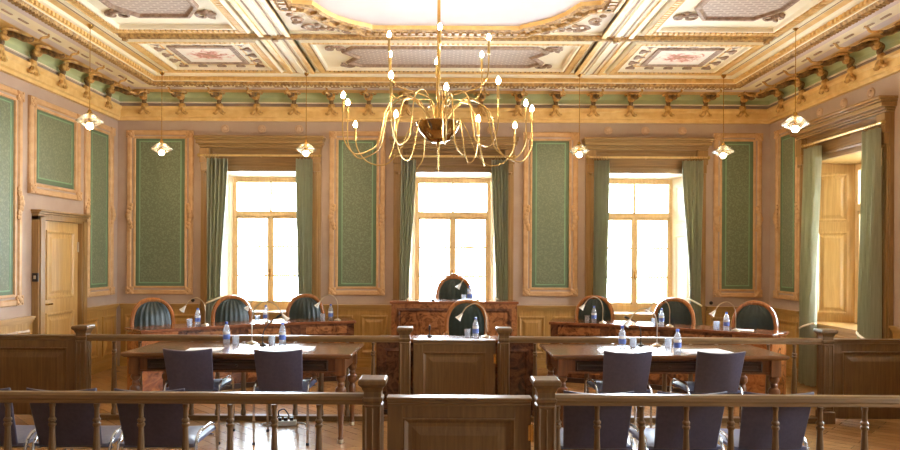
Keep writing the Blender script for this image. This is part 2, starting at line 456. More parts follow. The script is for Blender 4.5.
# border band beside the cornice and the cross rib
mb = MB()
for sx in (-1, 1):
    c = CX+sx*3.62
    for o_, w, h, m in ((0,.05,.03,1),(-.05,.02,.02,2),(.05,.015,.02,2)):
        mb.bx(c+o_-w/2, c+o_+w/2, YF, 8.56, ZC-h, ZC-.001, m)
mb.build('border_fillet', [M['cream'], M['cream'], M['mark']], ceil, smooth=0)
mb = MB()
mb.tube([(CX-3.46,7.16,ZC-.035),(CX+3.46,7.16,ZC-.035)], .038, 8, 0)
mb.bx(CX-3.5, CX+3.5, 7.09, 7.235, ZC-.02, ZC-.001, 1)
for x in (-3.48,-1.85,1.85,3.48):
    mb.lathe([(.075,0),(.07,.03),(.03,.05),(.035,.07),(.005,.08)], (CX+x,7.16,ZC-.02), 8, 0, Matrix.Rotation(PI,3,'X'))
mb.build('cross_rib', [M['goldd'], M['cream']], ceil)
# back row of three panels
for sx in (-1, 1):
    c = CX+sx*2.82
    x0, x1 = c-.74, c+.74
    panel_moulding(x0, x1, 7.27, 8.54, M['cream'])
    mb = MB()
    mb.frame(c-.38, c+.38, 7.56, 8.24, [(0,.01),(0,.03),(.03,.038),(.06,.026),(.065,.020)], CT, 0, 1)
    mb.frame(c-.46, c+.46, 7.5, 8.30, [(0,.01),(.004,.018),(.02,.018),(.024,.01)], CT, 2)
    mb.build('painted_rose_panel', [M['brownline'], M['petal'], M['gold']], ceil)
    mb = MB()
    def bell(x, y, a):
        e = Vector((math.cos(a), math.sin(a))); n = Vector((-e.y, e.x)); p = Vector((x, y))
        for s0, s1, w0, w1, h in ((0,.045,.055,.05,.03),(.045,.075,.03,.018,.028),(.075,.12,.012,.012,.024)):
            q = [p+e*s0-n*w0, p+e*s0+n*w0, p+e*s1+n*w1, p+e*s1-n*w1]
            mb.prism([tuple(k) for k in q], .008, h, CT)
    for i in range(5):
        x = c-.48+.24*i
        bell(x, 7.45, PI/2); bell(x, 8.36, -PI/2)
    for i in range(3):
        y = 7.68+.22*i
        bell(c-.55, y, 0); bell(c+.55, y, PI)
    mb.build('bell_ornament', M['brownline'], ceil, smooth=0)
panel_moulding(CX-1.63, CX+1.63, 7.27, 8.54, M['cream'])
def trellis_panel(poly, corners, name='trellis_ornament'):
    mb = MB()
    mb.polyframe(poly, [(0,.008),(0,.03),(.015,.045),(.04,.045),(.055,.022),(.07,.02)], CT, 0, 1)
    for cx, cy, r, a0, sg in corners:
        s = scroll((cx, cy), r, 1.1, a0, sg); ctube(mb, s, lerpl([.02,.013,.018], len(s)))
        s = scroll((cx+.1*math.cos(a0), cy+.1*math.sin(a0)), r*.7, .9, a0+1.5, -sg); ctube(mb, s, lerpl([.016,.01], len(s)))
        for k in range(3):
            a = a0+.5*k*sg
            mb.ball(CT(cx+r*1.1*math.cos(a), cy+r*1.1*math.sin(a), .02), .028, 0, 6, 1, 1, .6)
    return mb.build(name, [M['brownline'], M['trellis']], ceil)
hx = 1.28
poly = [(CX-hx+.22,7.53),(CX+hx-.22,7.53),(CX+hx-.06,7.72),(CX+hx-.2,7.93),(CX+hx-.06,8.14),(CX+hx-.22,8.30),(CX-hx+.22,8.30),(CX-hx+.06,8.14),(CX-hx+.2,7.93),(CX-hx+.06,7.72)]
trellis_panel(poly, [(CX-hx+.06,7.6,.1,PI,1),(CX+hx-.06,7.6,.1,0,-1),(CX-hx+.1,8.24,.08,PI,-1),(CX+hx-.1,8.24,.08,0,1)])
# middle row: side panels with trellis lozenges, big lobed field in the centre
for sx in (-1, 1):
    c = CX+sx*2.82
    panel_moulding(c-.74, c+.74, 4.1, 7.04, M['cream'])
    poly = [(c-.30,4.52),(c+.30,4.52),(c+.44,4.8),(c+.44,6.34),(c+.26,6.62),(c-.26,6.62),(c-.44,6.34),(c-.44,4.8)]
    trellis_panel(poly, [(c-.4,6.56,.1,PI,1),(c+.4,6.56,.1,0,-1),(c-.4,4.58,.1,PI,-1),(c+.4,4.58,.1,0,1)])
half = [(.88,7.06),(.93,6.96),(1.08,6.86),(1.22,6.72),(1.33,6.56),(1.40,6.38),(1.63,6.34)]
right_ = half + [(x, 11.14-y) for x, y in half[::-1]]
poly = [(CX+x, y) for x, y in right_[::-1]] + [(CX-x, y) for x, y in right_]
mb = MB()
mb.polyframe(poly, [(-.02,.0),(-.02,.05),(0,.07),(.03,.07),(.045,.045),(.13,.04),(.15,.065),(.18,.05),(.19,.012)], CT, 0, 2, mats=[1,1,0,0,0,0,0,1])
n = len(poly)
for i in range(n):
    a = Vector(poly[i]); c = Vector(poly[(i+1) % n]); e = (c-a).normalized(); nn = Vector((-e.y, e.x))
    L = (c-a).length
    if L > .12: teeth(mb, a+nn*.088+e*.03, c+nn*.088-e*.03, .075, .045, .07, .04, .07, CT, 0)
mb.build('centre_field', [M['goldd'], M['gold'], M['field']], ceil)
mb = MB()
for sx in (-1, 1):
    for (x, y, r, a0, sg) in ((1.20,6.93,.08,2.6,1),(1.40,6.86,.1,2.2,-1),(1.52,6.66,.09,1.2,1),(1.06,6.99,.05,2.6,-1)):
        s = scroll((x, y), r, 1.1, a0, sg)
        s = [(CX+sx*p[0], p[1]) for p in s]; ctube(mb, s, lerpl([.018,.011,.015], len(s)))
    for (x, y) in ((1.3,6.95),(1.48,6.9),(1.55,6.78),(1.34,6.84),(1.56,6.56)): mb.ball(CT(CX+sx*x, y, .02), .03, 0, 6, 1.3, 1, .6)
mb.build('spandrel_scroll', M['brownline'], ceil)
for o in ceil.children: o['kind'] = 'structure'

# ---- cornice
cor = shell('trim_1', 'gold and celadon cornice running round the top of the walls', 'cornice')
def ring(d, z): return [(XL+d,YF+d,z),(XR-d,YF+d,z),(XR-d,YB-d,z),(XL+d,YB-d,z)]
def band(name, pts, mats, mi=None):
    mb = MB(); mb.loops([ring(d,z) for d,z in pts], 0, None, mi); return mb.build(name, mats, cor, smooth=30)
band('gold_moulding', [(0,3.60),(.05,3.60),(.055,3.635),(.08,3.65),(.08,3.735),(.105,3.76),(.11,3.795),(.05,3.80)], M['gold'])
band('taupe_fascia', [(.05,3.80),(.05,3.852),(.07,3.857),(.07,3.868),(.03,3.87)], [M['taupe'], M['cream']], [0,1,1,1])
band('celadon_frieze', [(.03,3.87),(.03,3.935),(.06,3.972),(.12,3.995)], M['celadon'])
so = [(.12,3.995),(.34,3.985),(.46,3.98),(.66,3.968),(.80,3.956),(.845,3.95)]
band('soffit', so, [M['gold'], M['lavender'], M['cream']], [0,1,2,1,0])
mb = MB(); mb.loops([ring(d,z) for d,z in [(.845,3.95),(.855,3.92),(.88,3.905),(.915,3.91),(.93,3.94)]], 0)
for a, c in zip(ring(.885,0), ring(.885,0)[1:]+ring(.885,0)[:1]):
    teeth(mb, a[:2], c[:2], .05, .026, .06, 0, .03, lambda u,v,h: (u,v,3.895+h), 0)
mb.build('rope_moulding', [M['goldd']], cor)
mb = MB(); mb.loops([ring(d,z) for d,z in [(.93,3.94),(.945,3.945),(.955,4.0),(1.0,4.005),(1.02,4.028),(1.10,4.03),(1.15,4.039)]], 0, None, [0,1,0,0,2,0])
for a, c in zip(ring(.96,0), ring(.96,0)[1:]+ring(.96,0)[:1]):
    teeth(mb, a[:2], c[:2], .065, .036, .03, 0, .042, lambda u,v,h: (u,v,3.952+h), 2)
mb.build('dentil_row', [M['cream'], M['gold'], M['gold']], cor, smooth=0)
mb = MB()
for k in range(20):
    y = 9.10-.575*k
    if y < YF+1: break
    for dy in (-.125, .125):
        for x in (XL+.55, XR-.55):
            mb.bx(x-.012, x+.012, y-.29+dy-.07, y-.29+dy+.07, 3.963, 3.9735)
for k in range(15):
    x = CX-.545*7+.545*k
    for dx in (-.12, .12): mb.bx(x+dx-.06, x+dx+.06, YB-.555, YB-.535, 3.963, 3.9735)
mb.build('soffit_dash', M['mark'], cor, smooth=0)
for o in cor.children: o['kind'] = 'structure'

# ---- wainscot, one trim per wall (local frame: x along the wall, -y into the room)
def wainscot(name, label, segs, loc, rotz, rail):
    root = shell(name, label, 'wainscot', loc, rotz)
    T = lambda u, v, h: (u, -h, v)
    mb = MB(); cap = MB(); bs = MB()
    for x0, x1 in segs:
        mb.bx(x0, x1, -.025, 0, .12, .84)
        n = max(1, round((x1-x0)/.55)); w = (x1-x0)/n
        for i in range(n):
            a = x0+i*w
            if w > .25: mb.frame(a+.06, a+w-.06, .2, .76, [(0,.024),(0,.04),(.02,.045),(.045,.03),(.06,.028),(.1,.042)], T, 0, 0)
        for z0, z1, d in ((.84,.865,.035),(.865,.89,.05),(.89,.915,.065)): cap.bx(x0, x1, -d, 0, z0, z1)
        bs.bx(x0, x1, -.045, 0, 0, .12); bs.bx(x0, x1, -.035, 0, .12, .14)
    mb.build('panelling', M['oak'], root, smooth=0); cap.build('cap_rail', rail, root, smooth=0); bs.build('skirting', rail, root, smooth=0)
    for o in root.children: o['kind'] = 'structure'
bsegs = [(XL+.07, WX[0]-.9)]
for i in range(3):
    bsegs.append((WX[i]-.74, WX[i]+.74)); bsegs.append((WX[i]+.9, WX[i+1]-.9 if i < 2 else XR-.07))
def wainscot_low(): pass
wainscot('trim_2', 'golden oak wainscot along the far wall', [s for i, s in enumerate(bsegs) if i % 2 == 0], (0,YB,0), 0, M['oakh'])
wainscot('trim_3', 'golden oak wainscot along the left wall', [(YF, 7.66), (8.72, YB-.07)], (XL,0,0), PI/2, M['oakh'])
rs = []; e = [-YB+.07]
for c in WY: e += [-(c+.9), -(c-.9)]
e.append(-YF)
wainscot('trim_4', 'golden oak wainscot along the right wall', [(e[i], e[i+1]) for i in range(0, len(e), 2)], (XR,0,0), -PI/2, M['oakh'])

# ---- windows
def make_window(name, label, loc, rotz, rev='reveal', full=True):
    w = shell(name, label, 'window', loc, rotz)
    T = lambda u, v, h: (u, -h, v)
    if full:
        mb = MB()
        for s in (-1, 1):
            a, c = sorted((s*.75, s*.88))
            mb.bx(a, c, -.05, 0, 0, 3.2)
            mb.bx(a+.015, c-.015, -.065, -.05, .14, 3.16); mb.bx(a+.045, c-.045, -.075, -.065, .16, 3.12)
            mb.bx(a-.02, c+.02, -.085, 0, 0, .14)
            mb.bx(a-.005, c+.005, -.11, -.05, 2.98, 3.19); mb.bx(a+.01, c-.01, -.1, -.05, 2.86, 2.98)     # corbel
            mb.tube([(s*.815,-.1,2.86),(s*.815,-.085,2.83)], .03, 6)
        mb.build('architrave', M['doordark'], w, bevel=.004, seg=1)
        mb = MB(); mb.bx(-.75, .75, -.03, 0, 2.9, 3.2)
        mb.frame(-.72, .72, 2.93, 3.17, [(0,.03),(.0,.04),(.02,.045),(.035,.032)], T)
        mb.bx(-.75, .75, -.05, 0, 2.86, 2.9)
        mb.build('header_board', M['headw'], w, smooth=0)
        mb = MB()
        for z0, z1, d, x in ((3.2,3.225,.1,.89),(3.225,3.25,.12,.90),(3.25,3.30,.17,.92),(3.30,3.325,.19,.93),(3.325,3.36,.21,.94)):
            mb.bx(-x, x, -d, 0, z0, z1)
        mb.build('lintel', M['linth'], w, bevel=.008)
    # splayed reveal
    mb = MB()
    for s in (-1, 1):
        J = lambda u, v, h, s=s: (s*(.75-.17*u/.5)-s*h, u, v)
        mb.add([(s*.75,0,.8),(s*.58,.5,.8),(s*.58,.5,2.84),(s*.75,0,2.88),(s*.757,0,.8),(s*.757,.5,.8),(s*.757,.5,2.84),(s*.757,0,2.88)],
               [(0,1,2,3),(4,7,6,5),(0,3,7,4),(1,5,6,2),(0,4,5,1),(3,2,6,7)])
        for z0, z1 in ((.9,1.98),(2.1,2.74)):
            mb.frame(.07, .43, z0, z1, [(0,0),(0,.014),(.025,.016),(.045,.003),(.06,.003),(.09,.012)], J, 0, 0)
    mb.add([(-.75,0,2.875),(.75,0,2.875),(.58,.5,2.84),(-.58,.5,2.84),(-.75,0,2.88),(.75,0,2.88),(.58,.5,2.88),(-.58,.5,2.88)],
           [(0,1,2,3),(4,7,6,5),(0,4,5,1),(1,5,6,2),(2,6,7,3),(3,7,4,0)])
    mb.build('reveal', M[rev], w, smooth=0)
    mb = MB(); mb.bx(-.757, .757, -.045, .5, .745, .80); mb.bx(-.757,.757,.5,.6,.745,.78)
    if full:
        mb.bx(-.74, .74, -.02, 0, .14, .745); mb.frame(-.68, .68, .2, .69, [(0,.02),(0,.034),(.02,.036),(.04,.024),(.06,.024),(.1,.034)], T, 0, 0)
        mb.bx(-.74, .74, -.035, 0, 0, .14)
    mb.build('sill', M['oakh'], w, bevel=.006)
    # sashes
    mb = MB(); y0, y1 = .5, .56
    mb.bx(-.60,-.525,y0,y1,.78,2.86); mb.bx(.525,.60,y0,y1,.78,2.86)
    mb.bx(-.525,.525,y0,y1,.78,.89); mb.bx(-.525,.525,y0,y1,2.76,2.86); mb.bx(-.525,.525,y0-.02,y1,2.24,2.32)
    mb.bx(-.032,.032,y0-.01,y1,.89,2.24); mb.bx(-.018,.018,y0+.01,y1-.01,2.32,2.76)
    for s in (-1, 1):
        a, c = sorted((s*.03, s*.525))
        for z in (1.32, 1.77): mb.bx(a, c, y0+.02, y1-.02, z-.015, z+.015)
        q0, q1 = sorted((s*.03, s*.05)); mb.bx(q0,q1,y0+.005,y1-.005,.89,2.24)
        q0, q1 = sorted((s*.505, s*.525)); mb.bx(q0,q1,y0+.005,y1-.005,.89,2.24)
        mb.bx(a, c, y0+.005, y1-.005, .89, .93); mb.bx(a, c, y0+.005, y1-.005, 2.2, 2.24)
    mb.build('sash_frame', M['winwood'], w, smooth=0, bevel=.003, seg=1)
    mb = MB(); mb.bx(-.525,.525,.528,.533,.89,2.24); mb.bx(-.525,.525,.528,.533,2.32,2.76)
    mb.build('pane', M['pane'], w, smooth=0)
    mb = MB(); mb.bx(-.012,.012,y0-.03,y0-.014,1.3,1.42); mb.tube([(0,y0-.03,1.36),(0,y0-.05,1.36),(0.002,y0-.055,1.26)], .009, 6)
    mb.build('sash_handle', M['brass'], w)
    for o in w.children: o['kind'] = 'structure'
    return w
wl = ('tall oak framed window left of the far wall', 'tall oak framed window behind the presiding desk', 'tall oak framed window right of the far wall')
for i, x in enumerate(WX): make_window('window_%d' % (i+1), wl[i], (x,YB,0), 0)
make_window('window_4', 'deep oak window bay in the right wall', (XR,WY[0],0), -PI/2, 'oak')
make_window('window_5', 'window in the right wall nearer the front railing', (XR,WY[1],0), -PI/2)  # unseen window added so daylight reaches the near part of the hall
make_window('window_6', 'window in the right wall nearest the camera', (XR,WY[2],0), -PI/2)  # also unseen, added to bring daylight in by the camera

# curtain rods and curtains
def make_rod(label, loc, rotz, xa=-.86, xb=.86):
    t = thing('curtain_rod', label, 'curtain rod', loc, rotz, None)
    mb = MB(); mb.tube([(xa,-.15,3.078),(xb,-.15,3.078)], .016, 8); mb.build('pole', M['rod'], t)
    for s in (-1, 1):
        xe = xb if s > 0 else xa
        mb = MB(); mb.ball((xe+s*.015,-.15,3.078), .028, 0, 8); mb.lathe([(.02,0),(.02,.012)], (xe-.003,-.15,3.078), 8, 0, Matrix.Rotation(PI/2,3,'Y')); mb.build('finial', M['brassb'], t)
    for x in (xa+.045, (xa+xb)/2, xb-.045):
        mb = MB(); mb.tube([(x,-.03 if abs(x) < .7 else -.1,3.078),(x,-.15,3.078)], .01, 6); mb.build('rod_bracket', M['brassb'], t)
    mb = MB()
    for s in (-1, 1):
        for k in range(6):
            x = (xb-.26+.038*k) if s > 0 else (xa+.26-.038*k)
            mb.tube([(x,-.15+.029*math.cos(a),3.066+.029*math.sin(a)) for a in [2*PI*i/8 for i in range(8)]], .004, 4, 0, True)
    mb.build('curtain_ring', M['brassb'], t)
    return t
def make_curtain(label, loc, rotz, s, top=(.58,.79), mid=(.64,.80), bot=(.62,.84), zmid=1.0, nf=5, z0=.02, hem=True):
    t = thing('curtain', label, 'curtain', loc, rotz)
    ph = random.random()*6
    def fn(u, v, off=0):
        z = 3.03-(3.03-z0)*v
        k = (3.03-z)/(3.03-zmid)
        if k < 1:
            e = k*k*(3-2*k); xi = top[0]+(mid[0]-top[0])*e; xo = top[1]+(mid[1]-top[1])*e
        else:
            q = (zmid-z)/max(.01, zmid-z0); xi = mid[0]+(bot[0]-mid[0])*q; xo = mid[1]+(bot[1]-mid[1])*q
        x = xi+(xo-xi)*u
        amp = .042*(1+.3*math.sin(3*v+ph))
        y = -.15-amp*math.sin(2*PI*nf*u+ph+.8*math.sin(2.2*v+ph))-.01*math.sin(2*PI*2.3*u+4*v)
        return (s*x, y-off, z)
    mb = MB(); mb.slab(lambda u,v: fn(u,v), lambda u,v: fn(u,v,.006), 44, 30)
    mb.build('drape', M['curtain'], t, smooth=60)
    mb = MB()
    zt = zmid-.02; pts = []
    for i in range(20):
        a = 2*PI*i/20; c = (mid[0]+mid[1])/2; hw = (mid[1]-mid[0])/2+.015
        pts.append((s*(c+hw*math.cos(a)), -.155-.062*math.sin(a), zt-.05*math.cos(a)))
    mb.tube(pts, .014, 6, 0, True)
    mb.build('tieback', M['cream'], t)
    return t
lab = [('sage curtain at the left side of the left far window','sage curtain at the right side of the left far window'),
       ('sage curtain left of the window behind the presiding desk','sage curtain right of the window behind the presiding desk'),
       ('sage curtain at the left side of the right far window','sage curtain at the right side of the right far window')]
rl = ['brass curtain rod over the left window of the far wall','brass curtain rod over the middle window behind the chandelier','brass curtain rod over the right window of the far wall']
CTOP = [((.45,.74),(.54,.785)),((.55,.765),(.54,.78)),((.57,.79),(.49,.785))]
CMID = [((.54,.735),(.58,.775)),((.645,.78),(.615,.79)),((.60,.79),(.60,.76))]
for i, x in enumerate(WX):
    r = make_rod(rl[i], (x,YB,0), 0); r['group'] = 'curtain rods'
    for j, s in enumerate((-1, 1)):
        c = make_curtain(lab[i][j], (x,YB,0), 0, s, top=CTOP[i][j], mid=CMID[i][j]); c['group'] = 'sage green curtains'
r = make_rod('brass curtain rod across the right wall window', (XR,WY[0],0), -PI/2, -.60, .90); r['group'] = 'curtain rods'
c = make_curtain('far sage curtain of the right wall window', (XR,WY[0],0), -PI/2, -1, top=(.26,.57), mid=(.36,.62), bot=(.34,.67), zmid=.78); c['group'] = 'sage green curtains'
c = make_curtain('near sage curtain of the right wall window', (XR,WY[0],0), -PI/2, 1, top=(.60,.87), mid=(.55,.83), bot=(.57,.86), zmid=.78, nf=5); c['group'] = 'sage green curtains'

# ---- door in the left wall
d = shell('door_1', 'golden oak panelled door in the left wall', 'door', (XL,8.2,0), PI/2)
T = lambda u, v, h: (u, -h, v)
mb = MB()
for x0, x1 in ((-.53,-.40),(.40,.53)):
    mb.bx(x0, x1, -.085, 0, 0, 2.08); mb.bx(x0+.02, x1-.02, -.1, -.085, .18, 2.06); mb.bx(x0-.005, x1+.005, -.11, 0, 0, .18)
mb.bx(-.53,.53,-.085,0,2.03,2.1); mb.bx(-.54,.54,-.1,0,2.1,2.125); mb.bx(-.55,.55,-.125,0,2.125,2.15)
mb.build('door_frame', M['doordark'], d, bevel=.004, seg=1)
lf = MB()
lf.bx(-.40,.40,-.03,0,.01,2.03)
lf.frame(-.30,.30,1.08,1.92,[(0,.03),(0,.045),(.02,.048),(.045,.034),(.07,.034),(.10,.044)],T,0,0)
lf.frame(-.30,.30,.16,.92,[(0,.03),(0,.045),(.02,.048),(.045,.034),(.07,.034),(.10,.044)],T,0,0)
lo = lf.build('door_leaf', M['doorwood'], d, smooth=0)
mb = MB(); mb.bx(-.375,-.335,-.036,-.03,.93,1.10); mb.tube([(-.355,-.034,1.03),(-.355,-.08,1.03),(-.35,-.085,1.03),(-.25,-.085,1.03)],.01,6)
mb.build('door_handle', M['brass'], d)
for z in (.35, 1.66):
    mb = MB(); mb.lathe([(.011,0),(.011,.13)], (.392,-.038,z), 8); mb.bx(.385,.40,-.034,-.03,z,z+.13); mb.build('hinge', M['cap'] if False else M['nickel'], d)
for o in d.children: o['kind'] = 'structure'
t = thing('light_switch', 'small dark switch on the side of the door frame', 'switch', (XL+.055,7.67,1.36), 0)
mb = MB(); mb.bx(-.035,.035,-.02,0,-.05,.05); mb.build('switch_plate', M['sock'], t, bevel=.004)
mb = MB(); mb.bx(-.012,.012,-.028,-.02,-.02,.02); mb.build('rocker', M['nickel'], t, bevel=.002)

# ---- framed green wall panels
def wall_panel(label, loc, rotz, w, z0, z1, gw, gz0, gz1, side=True, group='framed green damask wall panels'):
    t = thing('wall_panel', label, 'wall panel', loc, rotz, group)
    T = lambda u, v, h: (u, -h, v)
    i = (w-gw)/2
    mb = MB()
    mb.frame(-w/2, w/2, z0, z1, [(0,.0),(0,.022),(.012,.034),(i*.45,.036),(i*.55,.018),(i*.72,.018),(i*.8,.03),(i*.96,.028),(i,.008)], T, 0, None, [0,0,0,0,1,0,0,0])
    mb.build('frame', [M['peach'], M['wall']], t, smooth=30)
    mb = MB()
    mb.frame(-gw/2, gw/2, gz0, gz1, [(0,.008),(.012,.012),(.05,.012),(.052,.0145),(.066,.0145),(.066,.012)], T, 0, 0, [2,2,1,1,1])
    mb.build('damask_field', [M['damask'], M['gborder'], M['gdark']], t, smooth=0)
    for sx in (-1, 1):
        for sz, zz in ((-1, z0+.06), (1, z1-.06)):
            mb = MB(); x = sx*(w/2-.05)
            mb.bx(x-.055,x+.055,-.045,-.02,zz-.055,zz+.055); mb.ball((x,-.045,zz),.035,0,8,1,.5,1)
            for k in range(4):
                a = PI/4+k*PI/2; mb.ball((x+.045*math.cos(a),-.045,zz+.045*math.sin(a)),.02,0,6,1,.6,1)
            mb.build('corner_ornament', M['peach'], t)
        if side:
            mb = MB(); x = sx*(w/2-i*.4); zc = 2.2
            for k in range(7):
                q = (k-3)/3; mb.ball((x+.02*sx*math.cos(3*q),-.035,zc+q*.16),.028+.02*(1-abs(q)),0,7,1,.7,1.2)
            mb.build('leaf_ornament', M['peach'], t)
    return t
FT, FB = 3.46, 1.05; GT, GB = 3.355, 1.165
for x0, x1, g, lb in ((-4.60,-3.63,.72,'broad green damask panel left of the left far window'),
                    (-1.63,-.81,.56,'green damask panel between left and middle far windows'),
                    (1.22,2.02,.54,'green damask panel between middle and right far windows'),
                    (4.015,4.72,.46,'green damask panel right of the right far window')):
    wall_panel(lb, ((x0+x1)/2,YB,0), 0, x1-x0, FB, FT, g, GB, GT)
wall_panel('narrow green panel between door and far corner', (XL,9.17,0), PI/2, .76, FB, FT, .51, GB, GT)
wall_panel('small green panel directly above the oak door', (XL,8.13,0), PI/2, 1.08, 2.33, FT, .82, 2.47, GT, False)
wall_panel('tall green panel at the photo\'s left edge', (XL,6.75,0), PI/2, 1.42, FB, FT, 1.16, GB, GT)
wall_panel('narrow green panel beside the right wall curtain', (XR,9.19,0), -PI/2, .64, FB, FT, .41, GB, GT)

# ---- round wall bosses over the windows
def boss(loc, rotz, label):
    mb = MB(); mb.lathe([(.062,0),(.062,.014),(.05,.024),(.036,.016),(.03,.03),(.001,.038)], (0,0,0), 14, 0, Matrix.Rotation(PI/2,3,'X'))
    o = mb.build('wall_rosette', M['rosette'], None, loc, rotz); tag(o, label, 'rosette', 'round plaster rosettes above the windows'); return o
pos = ('left','middle','right')
for i, x in enumerate(WX):
    for j in range(3):
        boss((x+(-.545,0,.545)[j],YB,3.49), 0, '%s round plaster rosette above the %s far wall window' % (pos[j], pos[i]))
for j in range(3):
    boss((XR,WY[0]+(.5,0,-.5)[j],3.49), -PI/2, '%s plaster rosette above the right wall window' % ('farthest','middle','nearest')[j])

# ---- gilded scroll brackets under the cornice
br = thing('cornice_bracket', 'x', 'bracket', (0,YB,0), 0, 'gilded scroll brackets of the cornice')
p = smoothpath([(0,-.075,3.80),(0,-.12,3.86),(0,-.10,3.915),(0,-.17,3.945),(0,-.27,3.935),(0,-.36,3.895),(0,-.43,3.885),(0,-.46,3.905)], 5)
mb = MB(); mb.tube(p, lerpl([.024,.032,.036,.03,.034,.034,.026,.014], len(p)), 8, 0, False, 1.0)
mb.build('scroll_body', M['bronze'], br)
p2 = smoothpath([(.0,-.44,3.895),(.03,-.5,3.885),(-.01,-.55,3.90),(.02,-.6,3.925),(0,-.62,3.945)], 4)
mb = MB(); mb.tube(p2, lerpl([.02,.012,.015,.009], len(p2)), 6)
mb.build('leaf_tail', M['gilt'], br)
for s in (-1, 1):
    q = smoothpath([(0,-.3,3.965),(s*.07,-.28,3.97),(s*.11,-.22,3.965),(s*.08,-.18,3.96)], 4); mb = MB(); mb.tube(q, lerpl([.02,.016,.012], len(q)), 5); mb.build('side_leaf', M['gilt'], br)
mb = MB(); mb.ball((0,-.10,3.80), .055, 0, 8, 1, .8, 1)
for s in (-1, 1):
    q = smoothpath([(0,-.10,3.78),(s*.03,-.12,3.72),(s*.06,-.11,3.69),(s*.09,-.12,3.70)], 4); mb.tube(q, lerpl([.032,.026,.014], len(q)), 6)
mb.build('claw_foot', M['gilt'], br)
mb = MB(); mb.ball((0,-.155,3.925), .055, 0, 8, 1.1, .8, .9); mb.ball((-.04,-.18,3.95), .03, 0, 6); mb.ball((.04,-.18,3.95), .03, 0, 6)
mb.build('mask_head', M['gilt'], br)
N1 = ['first','second','third','fourth','fifth','sixth','seventh','eighth','ninth','tenth','eleventh','twelfth','thirteenth','fourteenth','fifteenth','sixteenth','seventeenth']
for k in range(17):
    lb = 'gilded scroll bracket, %s from the left on the far wall' % N1[k]
    x = -4.31+.544*k
    if k == 0: br.location = (x,YB,0); br['label'] = lb
    else: dup(br, (x,YB,0), 0, lb)
for k, y in enumerate((9.22,8.66,8.09,7.52,6.95)):
    dup(br, (XL,y,0), PI/2, 'bronzed scroll bracket, %s from the far corner on the left wall' % N1[k])
for k, y in enumerate((9.21,8.68,8.16,7.64,7.12,6.60)):
    dup(br, (XR,y,0), -PI/2, 'bronzed scroll bracket, %s from the far corner on the right wall' % N1[k])
for x, lb in ((-3.63,'small dark socket on the far wall under the left damask panel'),(3.99,'small dark socket on the far wall near the right corner')):
    mb = MB(); mb.lathe([(.026,0),(.026,.012),(.018,.02),(.004,.024)], (0,0,0), 10, 0, Matrix.Rotation(PI/2,3,'X'))
    tag(mb.build('wall_socket', M['sock'], None, (x,YB,.965)), lb, 'socket')
# ------------------------------------------------------------------ balustrades
BAL = [(.026,.05),(.026,.09),(.017,.11),(.02,.14),(.026,.24),(.025,.34),(.021,.50),(.016,.60),(.015,.635),(.022,.645),(.022,.655),(.015,.662),(.022,.67),(.022,.68),(.014,.69),(.0135,.745),(.017,.755),(.017,.77)]
bal_me = None
def baluster(parent, x):
    global bal_me
    if bal_me is None:
        o = MB().lathe(BAL, (0,0,0), 10).build('baluster', M['rail'], parent); bal_me = o.data
    else:
        o = bpy.data.objects.new('baluster', bal_me); COL.objects.link(o); o.parent = parent
    o.location = (x,0,0); return o
def newel(parent, x):
    mb = MB()
    mb.sq([(.064,0),(.064,.11),(.056,.125),(.05,.13),(.05,.79),(.058,.80),(.058,.815),(.05,.825),(.05,.855),(.056,.862),(.062,.88),(.075,.892),(.079,.9),(.079,.918),(.072,.928)], (x,0,0))
    for fx, fy in ((0,-1),(0,1),(1,0),(-1,0)):
        def T(u, v, h, fx=fx, fy=fy): return (x+fx*(.05+h)+(u if fx == 0 else 0), fy*(.05+h)+(u if fy == 0 else 0), v)
        mb.frame(-.05,.05,.13,.78,[(0,0),(.003,.007),(.012,.007),(.017,0)],T)
        mb.bx(-.005,.005,.15,.76,0,.006,0,lambda u,v,h,T=T: T(u,v,h))
    return mb.build('newel_post', M['rail'], parent, smooth=0, bevel=.003, seg=1)
def handrail(parent, x0, x1):
    pr = [(-.033,.777),(-.033,.795),(-.038,.805),(-.036,.824),(-.022,.836),(.022,.836),(.036,.824),(.038,.805),(.033,.795),(.033,.777)]
    mb = MB(); mb.prism(pr, x0, x1, lambda a, z, h: (h, a, z)); mb.build('handrail', M['railh'], parent, smooth=0)
    mb = MB(); mb.bx(x0, x1, -.04, .04, 0, .05); mb.build('bottom_rail', M['railh'], parent, smooth=0, bevel=.006)
def panel_leaf(parent, x0, x1, name, z0=.04, ztop=.815):
    mb = MB()
    for x, y in ((x0, x0+.09), (x1-.09, x1)): mb.bx(x, y, -.025, .025, z0, ztop-.03)
    mb.bx(x0+.09, x1-.09, -.025, .025, ztop-.115, ztop-.03); mb.bx(x0+.09, x1-.09, -.025, .025, z0, z0+.13)
    mb.build(name+'_frame', M['rail'], parent, smooth=0, bevel=.004)
    mb = MB(); mb.bx(x0+.08, x1-.08, -.008, .008, z0+.11, ztop-.1)
    for s in (-1, 1):
        mb.frame(x0+.09, x1-.09, z0+.13, ztop-.115, [(0,.020),(.0,.025),(.008,.027),(.03,.012),(.05,.011),(.10,.020)], lambda u,v,h,s=s: (u, s*h, v), 0, 0)
    mb.build(name+'_panel', M['railp'], parent, smooth=0)
    mb = MB(); mb.bx(x0, x1, -.034, .034, ztop-.03, ztop-.012); mb.bx(x0-.004, x1+.004, -.045, .045, ztop-.012, ztop+.006)
    mb.bx(x0, x1, -.030, .030, ztop-.045, ztop-.03)
    mb.build(name+'_top_rail', M['railh'], parent, smooth=0, bevel=.005)
def hinge(parent, x, z):
    mb = MB(); mb.lathe([(.011,-.05),(.011,.05)], (x,-.03,z), 8); mb.bx(x-.02,x,-.03,-.025,z-.045,z+.045); mb.build('hinge', M['brass'], parent)

